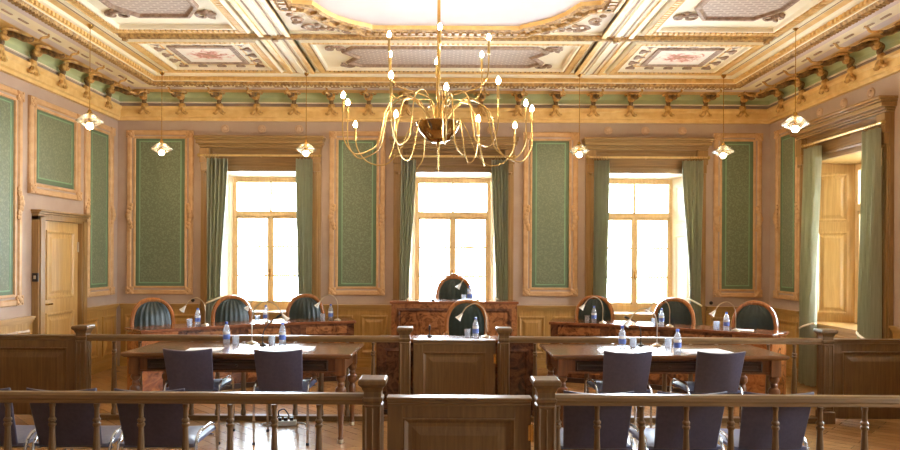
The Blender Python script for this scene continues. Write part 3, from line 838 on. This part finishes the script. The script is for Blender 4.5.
YFR, YRR = 3.79, 6.53
t = thing('wooden_railing', 'oak railing left of the front gate, nearest the camera', 'railing', (0,YFR,0), 0, 'balustrade sections')
newel(t, -.379); newel(t, -3.30); handrail(t, -3.25, -.43)
for k in range(11): baluster(t, -.69-.2553*k)
t = thing('wooden_railing', 'oak railing right of the front gate, nearest the camera', 'railing', (0,YFR,0), 0, 'balustrade sections')
newel(t, .609); newel(t, 3.52); handrail(t, .66, 3.47)
for k in range(11): baluster(t, .680+.256*k if k == 0 else .907+.256*(k-1))
t = thing('wooden_gate', 'front wooden swing gate, nearest the camera', 'gate', (0,YFR,0), 0, 'panelled gates')
panel_leaf(t, -.296, .524, 'gate', .05); hinge(t, .528, .62); hinge(t, .528, .22)
t = thing('wooden_railing', 'oak railing behind the left table, with side panel', 'railing', (0,YRR,0), 0, 'balustrade sections')
newel(t, -3.525); newel(t, -.342); handrail(t, -3.475, -.39); panel_leaf(t, -4.69, -3.58, 'side', .05, .825)
for k in range(11): baluster(t, -3.22+.2565*k)
t = thing('wooden_railing', 'oak railing behind the right table, with side panel', 'railing', (0,YRR,0), 0, 'balustrade sections')
newel(t, .634); newel(t, 3.82); handrail(t, .685, 3.77); panel_leaf(t, 3.875, 4.785, 'side', .05, .825)
for k in range(11): baluster(t, 3.51-.2565*k)
t = thing('wooden_gate', 'far wooden gate in front of the clerk\'s desk', 'gate', (0,YRR,0), 0, 'panelled gates')
panel_leaf(t, -.258, .55, 'gate', .05, .80); hinge(t, .552, .62); hinge(t, .552, .22)

# ------------------------------------------------------------------ tables
LEG = [(.018,0),(.024,.01),(.024,.05),(.019,.06),(.021,.09),(.028,.28),(.036,.38),(.028,.395),(.026,.41),(.044,.43),(.05,.455),(.044,.48),(.026,.495),(.03,.51),(.03,.52),(.024,.53),(.042,.555),(.042,.575),(.03,.59)]
def make_table(label, loc, rotz, L, D):
    t = thing('writing_table', label, 'table', loc, rotz, 'long walnut tables')
    mb = MB(); mb.loops([[(-a,-c,z),(a,-c,z),(a,c,z),(-a,c,z)] for a, c, z in
        [(L/2-.04,D/2-.04,.735),(L/2-.02,D/2-.02,.738),(L/2-.005,D/2-.005,.75),(L/2,D/2,.757),(L/2,D/2,.77),(L/2-.006,D/2-.006,.78)]], 0, 0)
    mb.build('tabletop', M['tabletop'], t, smooth=30)
    mb = MB(); a, c = L/2-.10, D/2-.07
    for s in (-1, 1):
        mb.bx(-a+.04, a-.04, s*c-.012, s*c+.012, .61, .737); mb.bx(s*a-.012, s*a+.012, -c+.04, c-.04, .61, .737)
    mb.bx(-a+.04,a-.04,-c-.018,-c-.01,.61,.625); mb.bx(-a+.04,a-.04,-c-.018,-c-.01,.722,.737)
    mb.bx(-a,a,-c,c,.725,.737)
    mb.build('apron', M['table'], t, smooth=0)
    for k in range(3):
        w = (2*a-.16)/3; x = -a+.08+w*(k+.5)
        mb = MB(); mb.frame(x-w/2+.03, x+w/2-.03, .628, .72, [(0,.01),(.0,.02),(.012,.026),(.02,.018),(.035,.016),(.05,.024)], lambda u,v,h: (u,-c-h,v), 0, 0)
        o = mb.build('drawer', M['tabled'], t, smooth=0)
        MB().lathe([(.006,0),(.006,.012),(.013,.018),(.01,.028),(.002,.03)], (x,-c-.02,.673), 8, 0, Matrix.Rotation(PI/2,3,'X')).build('knob', M['tabled'], o)
    for sx in (-1, 1):
        for sy in (-1, 1):
            mb = MB(); mb.lathe(LEG, (sx*a,sy*c,0), 12); mb.bx(sx*a-.042,sx*a+.042,sy*c-.042,sy*c+.042,.59,.737)
            o = mb.build('leg', M['table'], t)
            MB().lathe([(.015,0),(.026,.004),(.026,.035),(.02,.04)], (sx*a,sy*c,.0005), 10).build('ferrule', M['nickel'], o)
    return t
make_table('long walnut table with turned legs, left of the gates', (-1.745,6.055,0), math.radians(-1.6), 2.0, .76)
make_table('long walnut table with turned legs, right of the gates', (2.0,6.07,0), 0, 2.05, .74)

# ------------------------------------------------------------------ slate purple chairs
def make_chair(label, loc, rotz, group):
    t = thing('visitor_chair', label, 'chair', loc, rotz, group)
    def fb(u, v, off):
        q = 2*u-1; hw = .190+.018*v
        ztop = .822+.018*q*q
        z = .47+v*(ztop-.47)
        y = -.185-.105*v-.022*(1-q*q)*v
        e = .012*(1-min(1,4*min(u,1-u,.25)))   # soften the edges
        return (q*hw, y-(off+e*(1 if off == 0 else -1))*1.0, z)
    MB().slab(lambda u,v: fb(u,v,0), lambda u,v: fb(u,v,.038), 12, 10).build('backrest', M['fabric'], t, smooth=50, bevel=.008)
    def fs(u, v, top):
        q = 2*u-1; p = 2*v-1
        e = max(abs(q)**6, abs(p)**6)
        z = .505-.022*e-.008*(1-q*q) if top else .452+.012*e
        return (q*.222, -.205+.425*v, z)
    MB().slab(lambda u,v: fs(u,v,True), lambda u,v: fs(u,v,False), 12, 12).build('seat', M['seatf'], t, smooth=50)
    for s in (-1, 1):
        p = [(s*.232,-.20,0),(s*.232,-.205,.40)]+[(s*.232,-.205+.10*(1-math.cos(a)),.41+.125*math.sin(a)) for a in [PI/2*i/6 for i in range(1,7)]]
        p += [(s*.232,.06,.535),(s*.232,.13,.525),(s*.232,.19,.49),(s*.232,.215,.43),(s*.232,.225,.2),(s*.232,.232,0)]
        MB().tube(p, .0105, 8).build('side_frame', M['chrome'], t)
        MB().lathe([(.014,0),(.014,.018),(.011,.022)], (s*.232,-.20,-.0), 8).build('foot_cap', M['black'], t)
        MB().lathe([(.014,0),(.014,.018),(.011,.022)], (s*.232,.232,-.0), 8).build('foot_cap', M['black'], t)
    mb = MB(); mb.tube([(-.232,-.16,.445),(.232,-.16,.445)], .009, 6); mb.tube([(-.232,.14,.445),(.232,.14,.445)], .009, 6)
    mb.build('cross_bar', M['chrome'], t)
    return t
g1 = 'upholstered visitor chairs along the front railing'; g2 = 'upholstered chairs at the two tables'
ch = make_chair('slate purple chair at the left table, nearer the left end', (-2.13,5.87,0), math.radians(1), g2)
dup(ch, (-1.355,5.86,0), math.radians(-1), 'slate purple chair at the left table, nearer the gates', g2)
dup(ch, (1.585,5.87,0), math.radians(1), 'slate purple chair at the right table, nearer the gates', g2)
dup(ch, (2.365,5.87,0), math.radians(2), 'slate purple chair at the right table, nearer the right end', g2)
for x, r, lb in ((-2.735,0,'leftmost slate chair behind the front railing, cut by the photo edge'),(-2.225,0,'second slate chair from the left behind the front railing'),(-1.712,1,'slate chair behind the left front railing, nearest the gate'),
                 (.945,-1,'slate chair behind the right front railing, nearest the gate'),(1.485,1,'middle slate chair behind the right front railing'),(2.0,0,'rightmost slate chair behind the front railing')):
    dup(ch, (x,4.195,0), math.radians(r), lb, g1)

# ------------------------------------------------------------------ curved judges' desks
AC = Vector((.145, 3.9, 0)); RI = 4.93
def make_arc_desk(label, s):
    a0, a1, ap = math.radians(14.9 if s < 0 else 15.4), math.radians(44.9 if s < 0 else 46.0), math.radians(40.2 if s < 0 else 41.0)
    am = (a0+a1)/2
    base = Vector((AC.x+s*5.15*math.sin(am), AC.y+5.15*math.cos(am), 0))
    t = thing('curved_desk', label, 'desk', base, 0, 'curved veneered judges\' desks')
    P = lambda r, a, z: (AC.x+s*r*math.sin(a)-base.x, AC.y+r*math.cos(a)-base.y, z)
    def arcbox(mb, r0, r1, b0, b1, z0, z1, mat=0, n=24):
        L = [[P(r0,b0+(b1-b0)*i/n,z0),P(r1,b0+(b1-b0)*i/n,z0),P(r1,b0+(b1-b0)*i/n,z1),P(r0,b0+(b1-b0)*i/n,z1)] for i in range(n+1)]
        mb.loops(L, mat); mb.add(L[0],[(0,1,2,3)],mat); mb.add(L[-1],[(0,1,2,3)],mat)
    mb = MB(); arcbox(mb, RI, RI+.03, a0, ap, .06, .745)
    mb.build('front_panel', M['burld'], t, smooth=20)
    for k in range(3):
        w = (ap-a0)/3; mb = MB()
        arcbox(mb, RI-.012, RI+.001, a0+w*k+.02, a0+w*(k+1)-.02, .62, .715, 0, 10)
        arcbox(mb, RI-.012, RI+.001, a0+w*k+.02, a0+w*(k+1)-.02, .12, .58, 0, 10)
        mb.build('veneer_panel', M['burl'], t, smooth=20)
    mb = MB(); arcbox(mb, RI-.006, RI+.034, ap, a1, .06, .745, 0, 6); mb.build('end_pilaster', M['burll'], t, smooth=20)
    for a in (a0, a1-.006):
        mb = MB(); arcbox(mb, RI+.03, RI+.44, a, a+.006, .0, .745, 0, 1); mb.build('end_panel', M['burll'], t, smooth=0)
    mb = MB(); arcbox(mb, RI-.02, RI+.05, a0, a1, 0, .06); mb.build('plinth', M['tabled'], t, smooth=20)
    mb = MB(); arcbox(mb, RI-.03, RI+.47, a0-.004, a1+.004, .745, .78); mb.build('desk_top', M['desktop'], t, smooth=20, bevel=.005)
    return t
make_arc_desk('curved burl veneer desk on the left with three lamps', -1)
make_arc_desk('curved burl veneer desk on the right with three lamps', 1)

def box_desk(name, label, x0, x1, y0, y1, h, fm, pm, loc_z=0):
    cx, cy = (x0+x1)/2, (y0+y1)/2; w = (x1-x0)/2; dd = (y1-y0)/2
    t = thing(name, label, 'desk', (cx,cy,loc_z))
    mb = MB(); mb.bx(-w+.02,w-.02,-dd+.02,-dd+.05,.05,h-.03); mb.build('front_panel', fm, t, smooth=0)
    mb = MB(); T = lambda u,v,h_: (u,-dd+.02-h_,v)
    mb.frame(-w+.09, w-.09, .16, h-.09, [(0,0),(0,.014),(.03,.018),(.04,.008),(.055,.006)], T, 0, 1)
    mb.build('veneer_panel', [M['burld'], pm], t, smooth=0)
    for s in (-1, 1):
        a, c = sorted((s*(w-.02), s*(w-.05)))
        mb = MB(); mb.bx(a,c,-dd+.05,dd-.02,.0,h-.03); mb.build('side_panel', fm, t, smooth=0)
    mb = MB(); mb.bx(-w+.01,w-.01,-dd+.012,-dd+.06,0,.06); mb.build('plinth', M['tabled'], t, smooth=0)
    mb = MB(); mb.bx(-w,w,-dd,dd,h-.035,h); mb.build('desk_top', M['desktop'], t, smooth=0, bevel=.006)
    return t
box_desk('presiding_desk', 'tall burl veneer presiding desk before the middle window', -.648, 1.023, 8.55, 8.98, 1.045, M['burl'], M['burl'])
box_desk('clerk_desk', 'low dark burl clerk\'s desk just behind the far gate', -.665, 1.005, 6.72, 7.08, .78, M['burld'], M['burld'])
b = MB(); b.bx(-.62, 1.0, 9.0, 9.63, 0, .25)
setting(b.build('trim_5', M['oakh'], smooth=0, bevel=.006), 'low oak dais behind the presiding desk', 'dais')

# ------------------------------------------------------------------ green leather chairs
def make_green(label, loc, rotz, crest=False, group='green leather armchairs'):
    t = thing('leather_armchair', label, 'chair', loc, rotz, group)
    def outline(n, a, bz, z0):           # rounded arch from lower left over the top to lower right
        pts = []
        for i in range(n+1):
            q = PI*1.16-(PI*1.32)*i/n
            c, s_ = math.cos(q), math.sin(q)
            e = 2/2.35
            pts.append((a*math.copysign(abs(c)**e, c), z0+bz*math.copysign(abs(s_)**e, s_)))
        return pts
    Yb = lambda z: .21+.10*max(0,(z-.45))
    o = outline(30, .243, .315, .765)
    pts = [(-.20,Yb(.40),.40)]+[(x,Yb(z),z) for x, z in o]+[(.20,Yb(.40),.40)]
    mb = MB(); mb.tube(pts, .027, 8)
    mb.build('back_frame', M['chairw'], t)
    if crest:
        mb = MB(); mb.ball((0,Yb(1.09),1.10), .05, 0, 8, 1.3, .6, .8)
        for s in (-1, 1):
            mb.ball((s*.07,Yb(1.08),1.085), .032, 0, 8, 1.4, .6, .7); mb.ball((s*.12,Yb(1.06),1.06), .022, 0, 8, 1.4, .6, .7)
        mb.build('carved_crest', M['chairw'], t)
    def fb(u, v, off):
        q = 2*u-1; z = .47+.585*v
        zz = (z-.765)/.30
        hw = .225*max(.02,(1-min(.999,abs(zz))**2.35))**(1/2.35) if zz > 0 else .225-.03*min(1,-zz)**2
        rib = .004*math.sin(q*PI*3.5)**2 if abs(q) < .97 else 0
        bul = .03*(1-q*q)*(1-abs(2*v-1)**3)
        return (q*hw, Yb(z)-(.006+bul+rib if off == 0 else -.012), z)
    MB().slab(lambda u,v: fb(u,v,0), lambda u,v: fb(u,v,1), 42, 20).build('backrest', M['leather'], t, smooth=60)
    def fs(u, v, top):
        q = 2*u-1; p = 2*v-1; e = max(abs(q)**6, abs(p)**6)
        return (q*(.235+.02*(1-v)), -.24+.45*v, (.495-.03*e+.012*(1-q*q)) if top else .42)
    MB().slab(lambda u,v: fs(u,v,1), lambda u,v: fs(u,v,0), 14, 12).build('seat', M['leather'], t, smooth=60)
    mb = MB(); mb.bx(-.25,.25,-.24,.21,.36,.42); mb.build('seat_rail', M['chairw'], t, bevel=.012)
    for sx in (-1, 1):
        mb = MB(); mb.lathe([(.014,0),(.018,.03),(.016,.06),(.026,.26),(.03,.30),(.022,.32),(.03,.345),(.03,.37)], (sx*.215,-.205,0), 10); mb.build('leg', M['chairw'], t)
        mb = MB(); mb.tube([(sx*.20,.27,0),(sx*.20,.23,.2),(sx*.20,.205,.40)], [.018,.022,.027], 8); mb.build('leg', M['chairw'], t)
        p = smoothpath([(sx*.235,.235,.70),(sx*.275,.1,.69),(sx*.28,-.08,.675),(sx*.27,-.14,.65),(sx*.255,-.12,.56),(sx*.245,-.12,.41)], 4)
        mb = MB(); mb.tube(p, lerpl([.018,.02,.024,.022,.018,.02], len(p)), 8); mb.build('armrest', M['chairw'], t)
    return t
AD = lambda a, r: (AC.x+r*math.sin(math.radians(a)), AC.y+r*math.cos(math.radians(a)), 0)
g = 'green leather armchairs'
gc = make_green('green leather armchair at the outer left end of the left curved desk', AD(-41.2,5.30), math.radians(41.2))
dup(gc, AD(-31.1,5.30), math.radians(31.1), 'green leather armchair in the middle of the left curved desk')
dup(gc, AD(-21.1,5.27), math.radians(21.1), 'green leather armchair at the inner end of the left curved desk')
dup(gc, AD(21.0,5.27), math.radians(-21.0), 'green leather armchair at the inner end of the right curved desk')
dup(gc, AD(31.7,5.30), math.radians(-31.7), 'green leather armchair in the middle of the right curved desk')
dup(gc, AD(41.7,5.30), math.radians(-41.7), 'green leather armchair at the outer right end of the right curved desk')
dup(gc, (.33,7.83,0), 0, 'green leather armchair at the low desk behind the far gate')
make_green('green leather armchair with carved crest at the tall presiding desk', (.205,9.20,.25), 0, True)

# ------------------------------------------------------------------ things on the desks
def make_lamp(label, loc, sgn=-1, k=1.0, rotz=0):
    t = thing('desk_lamp', label, 'lamp', loc, rotz, 'gooseneck desk lamps')
    MB().lathe([(.045*k,0),(.045*k,.008),(.03*k,.016),(.012,.022),(.01,.03)], (0,0,0), 14).build('base', M['nickel'], t)
    pts = [(0,0,.02),(0,0,.10*k),(0,0,.2*k)]
    pts = smoothpath([(0,0,.02),(0,0,.11*k),(0,0,.2*k),(sgn*.028*k,0,.285*k),(sgn*.105*k,0,.335*k),(sgn*.19*k,0,.30*k),(sgn*.245*k,0,.225*k)], 6)
    MB().tube(pts, .0058, 6).build('gooseneck', M['nickel'], t)
    R = Matrix.Rotation(-sgn*math.radians(38),3,'Y')
    mb = MB(); mb.lathe([(.009,.026),(.012,.01),(.016,0),(.022,-.024),(.032,-.046),(.035,-.052),(.031,-.05),(.021,-.024),(.008,-.006)], (sgn*.25*k,0,.217*k), 12, 0, R, 0, False)
    mb.build('lamp_shade', M['white'], t)
    return t
D = .78
for lb, x, y, z, s, k in (
    ('gooseneck lamp at the left end of the left curved desk',-2.824,7.948,D,-1,1),('gooseneck lamp in the middle of the left curved desk',-2.171,8.331,D,-1,.95),
    ('gooseneck lamp at the inner end of the left curved desk',-1.344,8.694,D,-1,1),('gooseneck lamp at the inner end of the right curved desk',2.105,8.522,D,-1,1),
    ('gooseneck lamp in the middle of the right curved desk',2.836,8.138,D,-1,1),('gooseneck lamp at the outer right end of the right curved desk',3.445,7.682,D,-1,1),
    ('gooseneck lamp on the tall presiding desk',.50,8.70,1.045,-1,.95),('gooseneck lamp on the clerk\'s desk before the lower armchair',.485,6.94,D,-1,1.05),
    ('gooseneck lamp on the left walnut table, arching right',-1.80,6.33,D,1,1.22),('gooseneck lamp on the right walnut table, arching left',2.075,6.30,D,-1,1.08)):
    make_lamp(lb, (x,y,z), s, k)

def make_bottle(label, loc):
    t = thing('water_bottle', label, 'bottle', loc, random.random(), 'water bottles')
    MB().lathe([(.028,0),(.032,.006),(.032,.05),(.029,.055),(.032,.06),(.032,.12),(.028,.145),(.016,.175),(.0125,.182),(.0125,.19)], (0,0,0), 14).build('bottle_body', M['pet'], t)
    mb = MB(); mb.lathe([(.0328,.045),(.0332,.05),(.0332,.085),(.0328,.09)], (0,0,0), 16, 0, None, 0, False); mb.lathe([(.0325,.092),(.0332,.096),(.0332,.115),(.0325,.118)], (0,0,0), 16, 1, None, 0, False)
    mb.build('bottle_label', [M['label'], M['labelw']], t)
    MB().lathe([(.014,.188),(.0145,.192),(.0145,.206),(.012,.21)], (0,0,0), 12).build('bottle_cap', M['cap'], t)
    return t
bt = None
for lb, x, y, z in (
    ('blue label water bottle at the left lamp of the left curved desk',-2.924,7.974,D),('water bottle in the middle of the left curved desk',-2.235,8.478,D),('water bottle at the inner end of the left curved desk',-1.444,8.746,D),
    ('water bottle at the inner end of the right curved desk',2.02,8.64,D),('water bottle in the middle of the right curved desk',2.78,8.27,D),('water bottle at the outer right end of the right curved desk',3.385,7.79,D),
    ('water bottle beside the lamp on the tall presiding desk',.395,8.66,1.045),('water bottle beside the lamp on the clerk\'s desk',.378,6.92,D),
    ('water bottle on the left walnut table, nearer the left end',-2.04,6.32,D),('water bottle on the left walnut table, right of the microphone',-1.50,6.30,D),
    ('water bottle on the right walnut table, nearer the gates',1.695,6.12,D),('water bottle on the right walnut table, nearer the right end',2.12,5.88,D)):
    if bt is None: bt = make_bottle(lb, (x,y,z))
    else: dup(bt, (x,y,z), random.random(), lb)
def make_glass(label, loc):
    mb = MB(); mb.lathe([(.001,.006),(.026,.006),(.031,.085),(.033,.085),(.029,0),(.001,0)], (0,0,0), 14, 0, None, 0, False)
    o = mb.build('drinking_glass', M['tumbler'], None, loc); tag(o, label, 'glass', 'drinking glasses'); return o
go = None
for lb, x, y, z in (
    ('drinking glass left of the bottle at the outer left curved desk',-2.991,7.896,D),('drinking glass in the middle of the left curved desk',-2.32,8.40,D),('drinking glass at the inner end of the left curved desk',-1.541,8.692,D),
    ('drinking glass at the inner end of the right curved desk',1.935,8.66,D),('drinking glass in the middle of the right curved desk',2.685,8.285,D),('left drinking glass of two beside the outer right curved desk\'s bottle',3.29,7.85,D),('drinking glass nearest the bottle at the outer right curved desk',3.34,7.95,D),
    ('drinking glass beside the bottle on the tall presiding desk',.313,8.65,1.045),('drinking glass beside the bottle on the clerk\'s desk',.292,6.92,D),
    ('drinking glass on the left walnut table, nearer the left end',-1.93,6.25,D),('drinking glass on the left walnut table, left of its right bottle',-1.59,6.26,D),
    ('drinking glass on the right walnut table, nearer the gates',1.825,6.22,D),('drinking glass on the right walnut table, nearer the right end',2.155,6.22,D)):
    if go is None: go = make_glass(lb, (x,y,z))
    else:
        o = dup(go, (x,y,z), 0, lb)
def make_mic(label, loc, pts, hd, k=1):
    t = thing('microphone', label, 'microphone', loc, 0, 'gooseneck microphones')
    MB().lathe([(.03,0),(.03,.012),(.012,.02),(.008,.03)], (0,0,0), 12).build('base', M['black'], t)
    p = smoothpath(pts, 5); MB().tube(p, .0048, 6).build('gooseneck', M['black'], t)
    e = p[-1]; mb = MB(); dirv = (p[-1]-p[-2]).normalized()
    mb.tube([e-dirv*.01, e+dirv*.005, e+dirv*.03, e+dirv*.045], [.007,.013,.013,.006], 8); mb.build('mic_head', M['black'], t)
make_mic('black gooseneck microphone on the left walnut table', (-1.66,6.20,D), [(0,0,.02),(0,0,.09),(.015,0,.15),(.07,-.01,.22),(.14,-.01,.27)], 0)
make_mic('black gooseneck microphone on the right walnut table', (1.93,6.33,D), [(0,0,.02),(0,0,.10),(-.01,0,.17),(-.06,-.01,.23),(-.12,-.01,.26)], 0)
make_mic('short black microphone on the tall presiding desk', (-.09,8.68,1.045), [(0,0,.02),(0,0,.04),(0,-.005,.06)], 0)
make_mic('short black microphone on the clerk\'s desk', (-.105,6.94,D), [(0,0,.02),(0,0,.05),(0,-.005,.08)], 0)
def papers(label, loc, rotz, n=3, w=.21, h=.30):
    t = thing('paper_stack', label, 'papers', loc, rotz, 'papers on the tables')
    for k in range(n):
        mb = MB(); mb.obx((.01*k,.004*k,.002+.004*k), (w,h,.0036), (0,0,.06*k)); mb.build('sheet', M['paper'], t, smooth=0)
papers('white papers on the left table in front of the left chair', (-2.10,5.88,D), .1, 2, .30, .21)
papers('white papers on the left table in front of the right chair', (-1.36,5.93,D), -.05, 3, .42, .25)
papers('white papers on the right table in front of the right chair', (2.36,5.90,D), .05, 3, .40, .25)
papers('white papers on the right table in front of the left chair', (1.58,5.92,D), -.1, 2, .30, .21)
papers('small papers at the outer right end of the right curved desk', (3.55,7.72,D), -.6, 2, .2, .14)

t = thing('power_strip', 'white power strip with black cable under the left table', 'power strip', (-1.47,6.33,0), .15)
mb = MB(); mb.bx(-.10,.10,-.03,.03,0,.045); mb.build('strip_body', M['white'], t, bevel=.006)
for k in range(3):
    mb = MB(); mb.bx(-.075+.055*k,-.04+.055*k,-.022,.022,.045,.075); mb.build('plug', M['black'], t, bevel=.004)
p = smoothpath([(-.06,0,.075),(-.07,.0,.13),(-.02,.02,.15),(.02,.02,.10),(.03,0,.075)], 5); MB().tube(p, .006, 6).build('cable', M['black'], t)
p = smoothpath([(-.1,0,.02),(-.2,-.02,.008),(-.22,.06,.008),(-.1,.09,.008),(.05,.06,.008),(.16,.03,.008),(.2,-.06,.008)], 5); MB().tube(p, .006, 6).build('cable', M['white'], t)

# ------------------------------------------------------------------ crystal pendants
def make_pendant(label, loc):
    t = thing('pendant_lamp', label, 'lamp', loc, 0, 'faceted glass pendant lamps')
    z1 = ZC-loc[2]-.012
    MB().tube([(0,0,.115),(0,0,z1-.03)], .004, 6).build('cord', M['brass'], t)
    MB().lathe([(.006,z1-.045),(.03,z1-.02),(.035,z1)], (0,0,0), 12).build('ceiling_rose', M['brass'], t)
    MB().lathe([(.004,.125),(.016,.12),(.02,.10),(.028,.09),(.026,.075)], (0,0,0), 10).build('cap', M['brass'], t)
    MB().lathe([(.026,.085),(.055,.07),(.134,.005),(.130,-.008),(.062,-.05)], (0,0,0), 8, 0, None, PI/8, False).build('glass_shade', M['crystal'], t, smooth=0)
    MB().lathe([(.012,.075),(.014,.0),(.014,-.02)], (0,0,0), 8).build('lamp_holder', M['brass'], t)
    MB().ball((0,0,-.05), .036, 0, 12).build('bulb', M['bulb'], t)
    return t
PEND = [('nearest left pendant lamp, hanging before the left wall panels',-3.67,6.90,3.02),('left pendant lamp before the broad green panel of the far wall',-3.66,8.66,3.02),('pendant lamp at the right side of the left far window',-1.765,8.66,3.02),
        ('pendant lamp left of the right far window',1.82,8.66,3.02),('right pendant lamp before the green panel right of the right far window',3.71,8.66,3.02),('nearest right pendant lamp, hanging before the right wall window',3.68,6.85,3.02)]
p0 = None
for lb, x, y, z in PEND:
    if p0 is None: p0 = make_pendant(lb, (x,y,z))
    else: dup(p0, (x,y,z), 0, lb)

# ------------------------------------------------------------------ chandelier
CHX, CHY = -.02, 5.6
t = thing('chandelier', 'large brass chandelier of looping tubular arms with bare bulbs', 'chandelier', (CHX,CHY,0))
MB().tube([(0,0,2.76),(0,0,ZC-.03)], .014, 8).build('stem', M['brass'], t)
MB().lathe([(.03,ZC-.1),(.09,ZC-.04),(.1,ZC-.001)], (0,0,0), 16).build('ceiling_rose', M['brass'], t)
MB().lathe([(.001,2.59),(.06,2.594),(.11,2.62),(.16,2.675),(.195,2.755),(.187,2.76),(.15,2.685),(.10,2.63),(.001,2.605)], (0,0,0), 24, 0, None, 0, False).build('bowl', M['bowl'], t)
MB().lathe([(.002,2.34),(.008,2.36),(.009,2.57),(.02,2.585),(.02,2.6)], (0,0,0), 10).build('finial', M['brass'], t)
MB().lathe([(.02,2.62),(.045,2.68),(.05,2.78),(.03,2.86),(.02,2.9)], (0,0,0), 14).build('hub', M['brass'], t)
BUL = [(-.79,-.12,2.95,1),(-.79,.16,2.955,1),(.755,.1,2.945,1),(.84,.34,2.95,1),(-.715,.09,2.75,2),(.66,.09,2.75,2),(-.34,-.29,2.76,2),(.33,-.15,2.755,2),
       (-.41,-.14,3.45,3),(-.44,.39,3.45,3),(.415,-.14,3.43,3),(.39,.39,3.45,3),(.01,-.33,3.45,3),(-.02,.45,3.40,3),(.06,-.75,2.86,1),(-.35,-.70,2.96,1),(.455,-.60,2.95,1)]
arms = []
for x, y, z, tier in BUL:
    r = math.hypot(x, y); ux, uy = x/r, y/r
    if tier == 1:
        pr = [(.05,2.72),(.12,2.86),(.26*r/.8,2.98),(.42*r/.8,2.90),(.475*r/.8,2.70),(.52*r/.8,2.55),(.66*r/.8,2.475),(.92*r,2.50),(r,2.62),(r,z-.12)]
    elif tier == 2:
        f = r-.19; pr = [(.13,2.70),(.19,2.775),(.19+.14*f,2.68),(.19+.28*f,2.52),(.19+.5*f,2.41),(.19+.78*f,2.43),(.19+.95*f,2.53),(r,2.64),(r,z-.1)]
    else:
        pr = [(.03,2.80),(.07,2.95),(.2*r/.4,3.0),(.32*r/.4,3.03),(.385*r/.4,3.10),(r,3.22),(r,z-.12)]
    p = smoothpath([(ux*a,uy*a,q) for a, q in pr], 5)
    MB().tube(p, .0058, 6).build('arm', M['brassb'], t)
    o = MB().lathe([(.014,z-.13),(.012,z-.12),(.0095,z-.03),(.012,z-.025),(.012,z-.018)], (x,y,0), 8).build('candle_tube', M['brassb'], t)
    MB().lathe([(.008,z-.02),(.017,z-.003),(.018,z+.008),(.012,z+.026),(.003,z+.04)], (x,y,0), 8).build('bulb', M['bulb'], o)
for k in range(4):
    a = 2*PI*k/4+.35; r = .62+.1*(k % 2)
    p = smoothpath([(.05*math.cos(a),.05*math.sin(a),2.74),(.16*math.cos(a),.16*math.sin(a),2.92),(.3*math.cos(a),.3*math.sin(a),2.93),(.36*math.cos(a),.36*math.sin(a),2.72),(.40*math.cos(a),.40*math.sin(a),2.52),(.45*math.cos(a+.1),.45*math.sin(a+.1),2.42)], 5)
    MB().tube(p, lerpl([.008,.008,.005], len(p)), 6).build('drooping_tube', M['brassb'], t)

# ------------------------------------------------------------------ camera and light
cam = bpy.data.cameras.new('camera'); co = bpy.data.objects.new('camera', cam); COL.objects.link(co)
cam.sensor_width = 36; cam.lens = 660/900*36; cam.shift_x = 10/900; cam.shift_y = 32/900; cam.clip_start = .05
co.matrix_world = Matrix.Translation((0,0,1.62)) @ Matrix.Rotation(PI/2,4,'X') @ Matrix.Rotation(.0052,4,'Z')
SC.camera = co

w = bpy.data.worlds.new('sky'); SC.world = w; w.use_nodes = True
bg = w.node_tree.nodes['Background']; bg.inputs['Color'].default_value = (.80,.90,1,1); bg.inputs['Strength'].default_value = WORLD
def light(name, kind, loc, energy, col, **kw):
    l = bpy.data.lights.new(name, kind); l.energy = energy; l.color = col
    for k, v in kw.items(): setattr(l, k, v)
    o = bpy.data.objects.new(name, l); COL.objects.link(o); o.location = loc; return o
for i, x in enumerate(WX):
    o = light('window_portal', 'AREA', (x,YB+.60,1.82), 1, (1,1,1), shape='RECTANGLE', size=1.3, size_y=2.1); o.rotation_euler = (-PI/2,0,0); o.data.cycles.is_portal = True
for y in WY:
    o = light('window_portal', 'AREA', (XR+.60,y,1.82), 1, (1,1,1), shape='RECTANGLE', size=1.3, size_y=2.1); o.rotation_euler = (PI/2,0,PI/2); o.data.cycles.is_portal = True
s = light('sun', 'SUN', (8,6,9), SUN, (1,.93,.82), angle=.012)
s.rotation_euler = Vector((-.34,.03,-.94)).to_track_quat('-Z','Y').to_euler()
for lb, x, y, z in PEND: light('pendant_glow', 'POINT', (x,y,z-.05), PENDW, (1,.80,.50), shadow_soft_size=.037)
for x, y, z, tier in BUL: light('chandelier_glow', 'POINT', (CHX+x,CHY+y,z+.012), CHW, (1,.81,.53), shadow_soft_size=.02)
vs = SC.view_settings
SC.display_settings.display_device = 'sRGB'
vs.view_transform = 'Standard'; vs.look = 'None'; vs.gamma = 1; vs.use_curve_mapping = False; vs.exposure = EXPO
SC.cycles.max_bounces = 10; SC.cycles.transparent_max_bounces = 16; SC.cycles.sample_clamp_indirect = 6
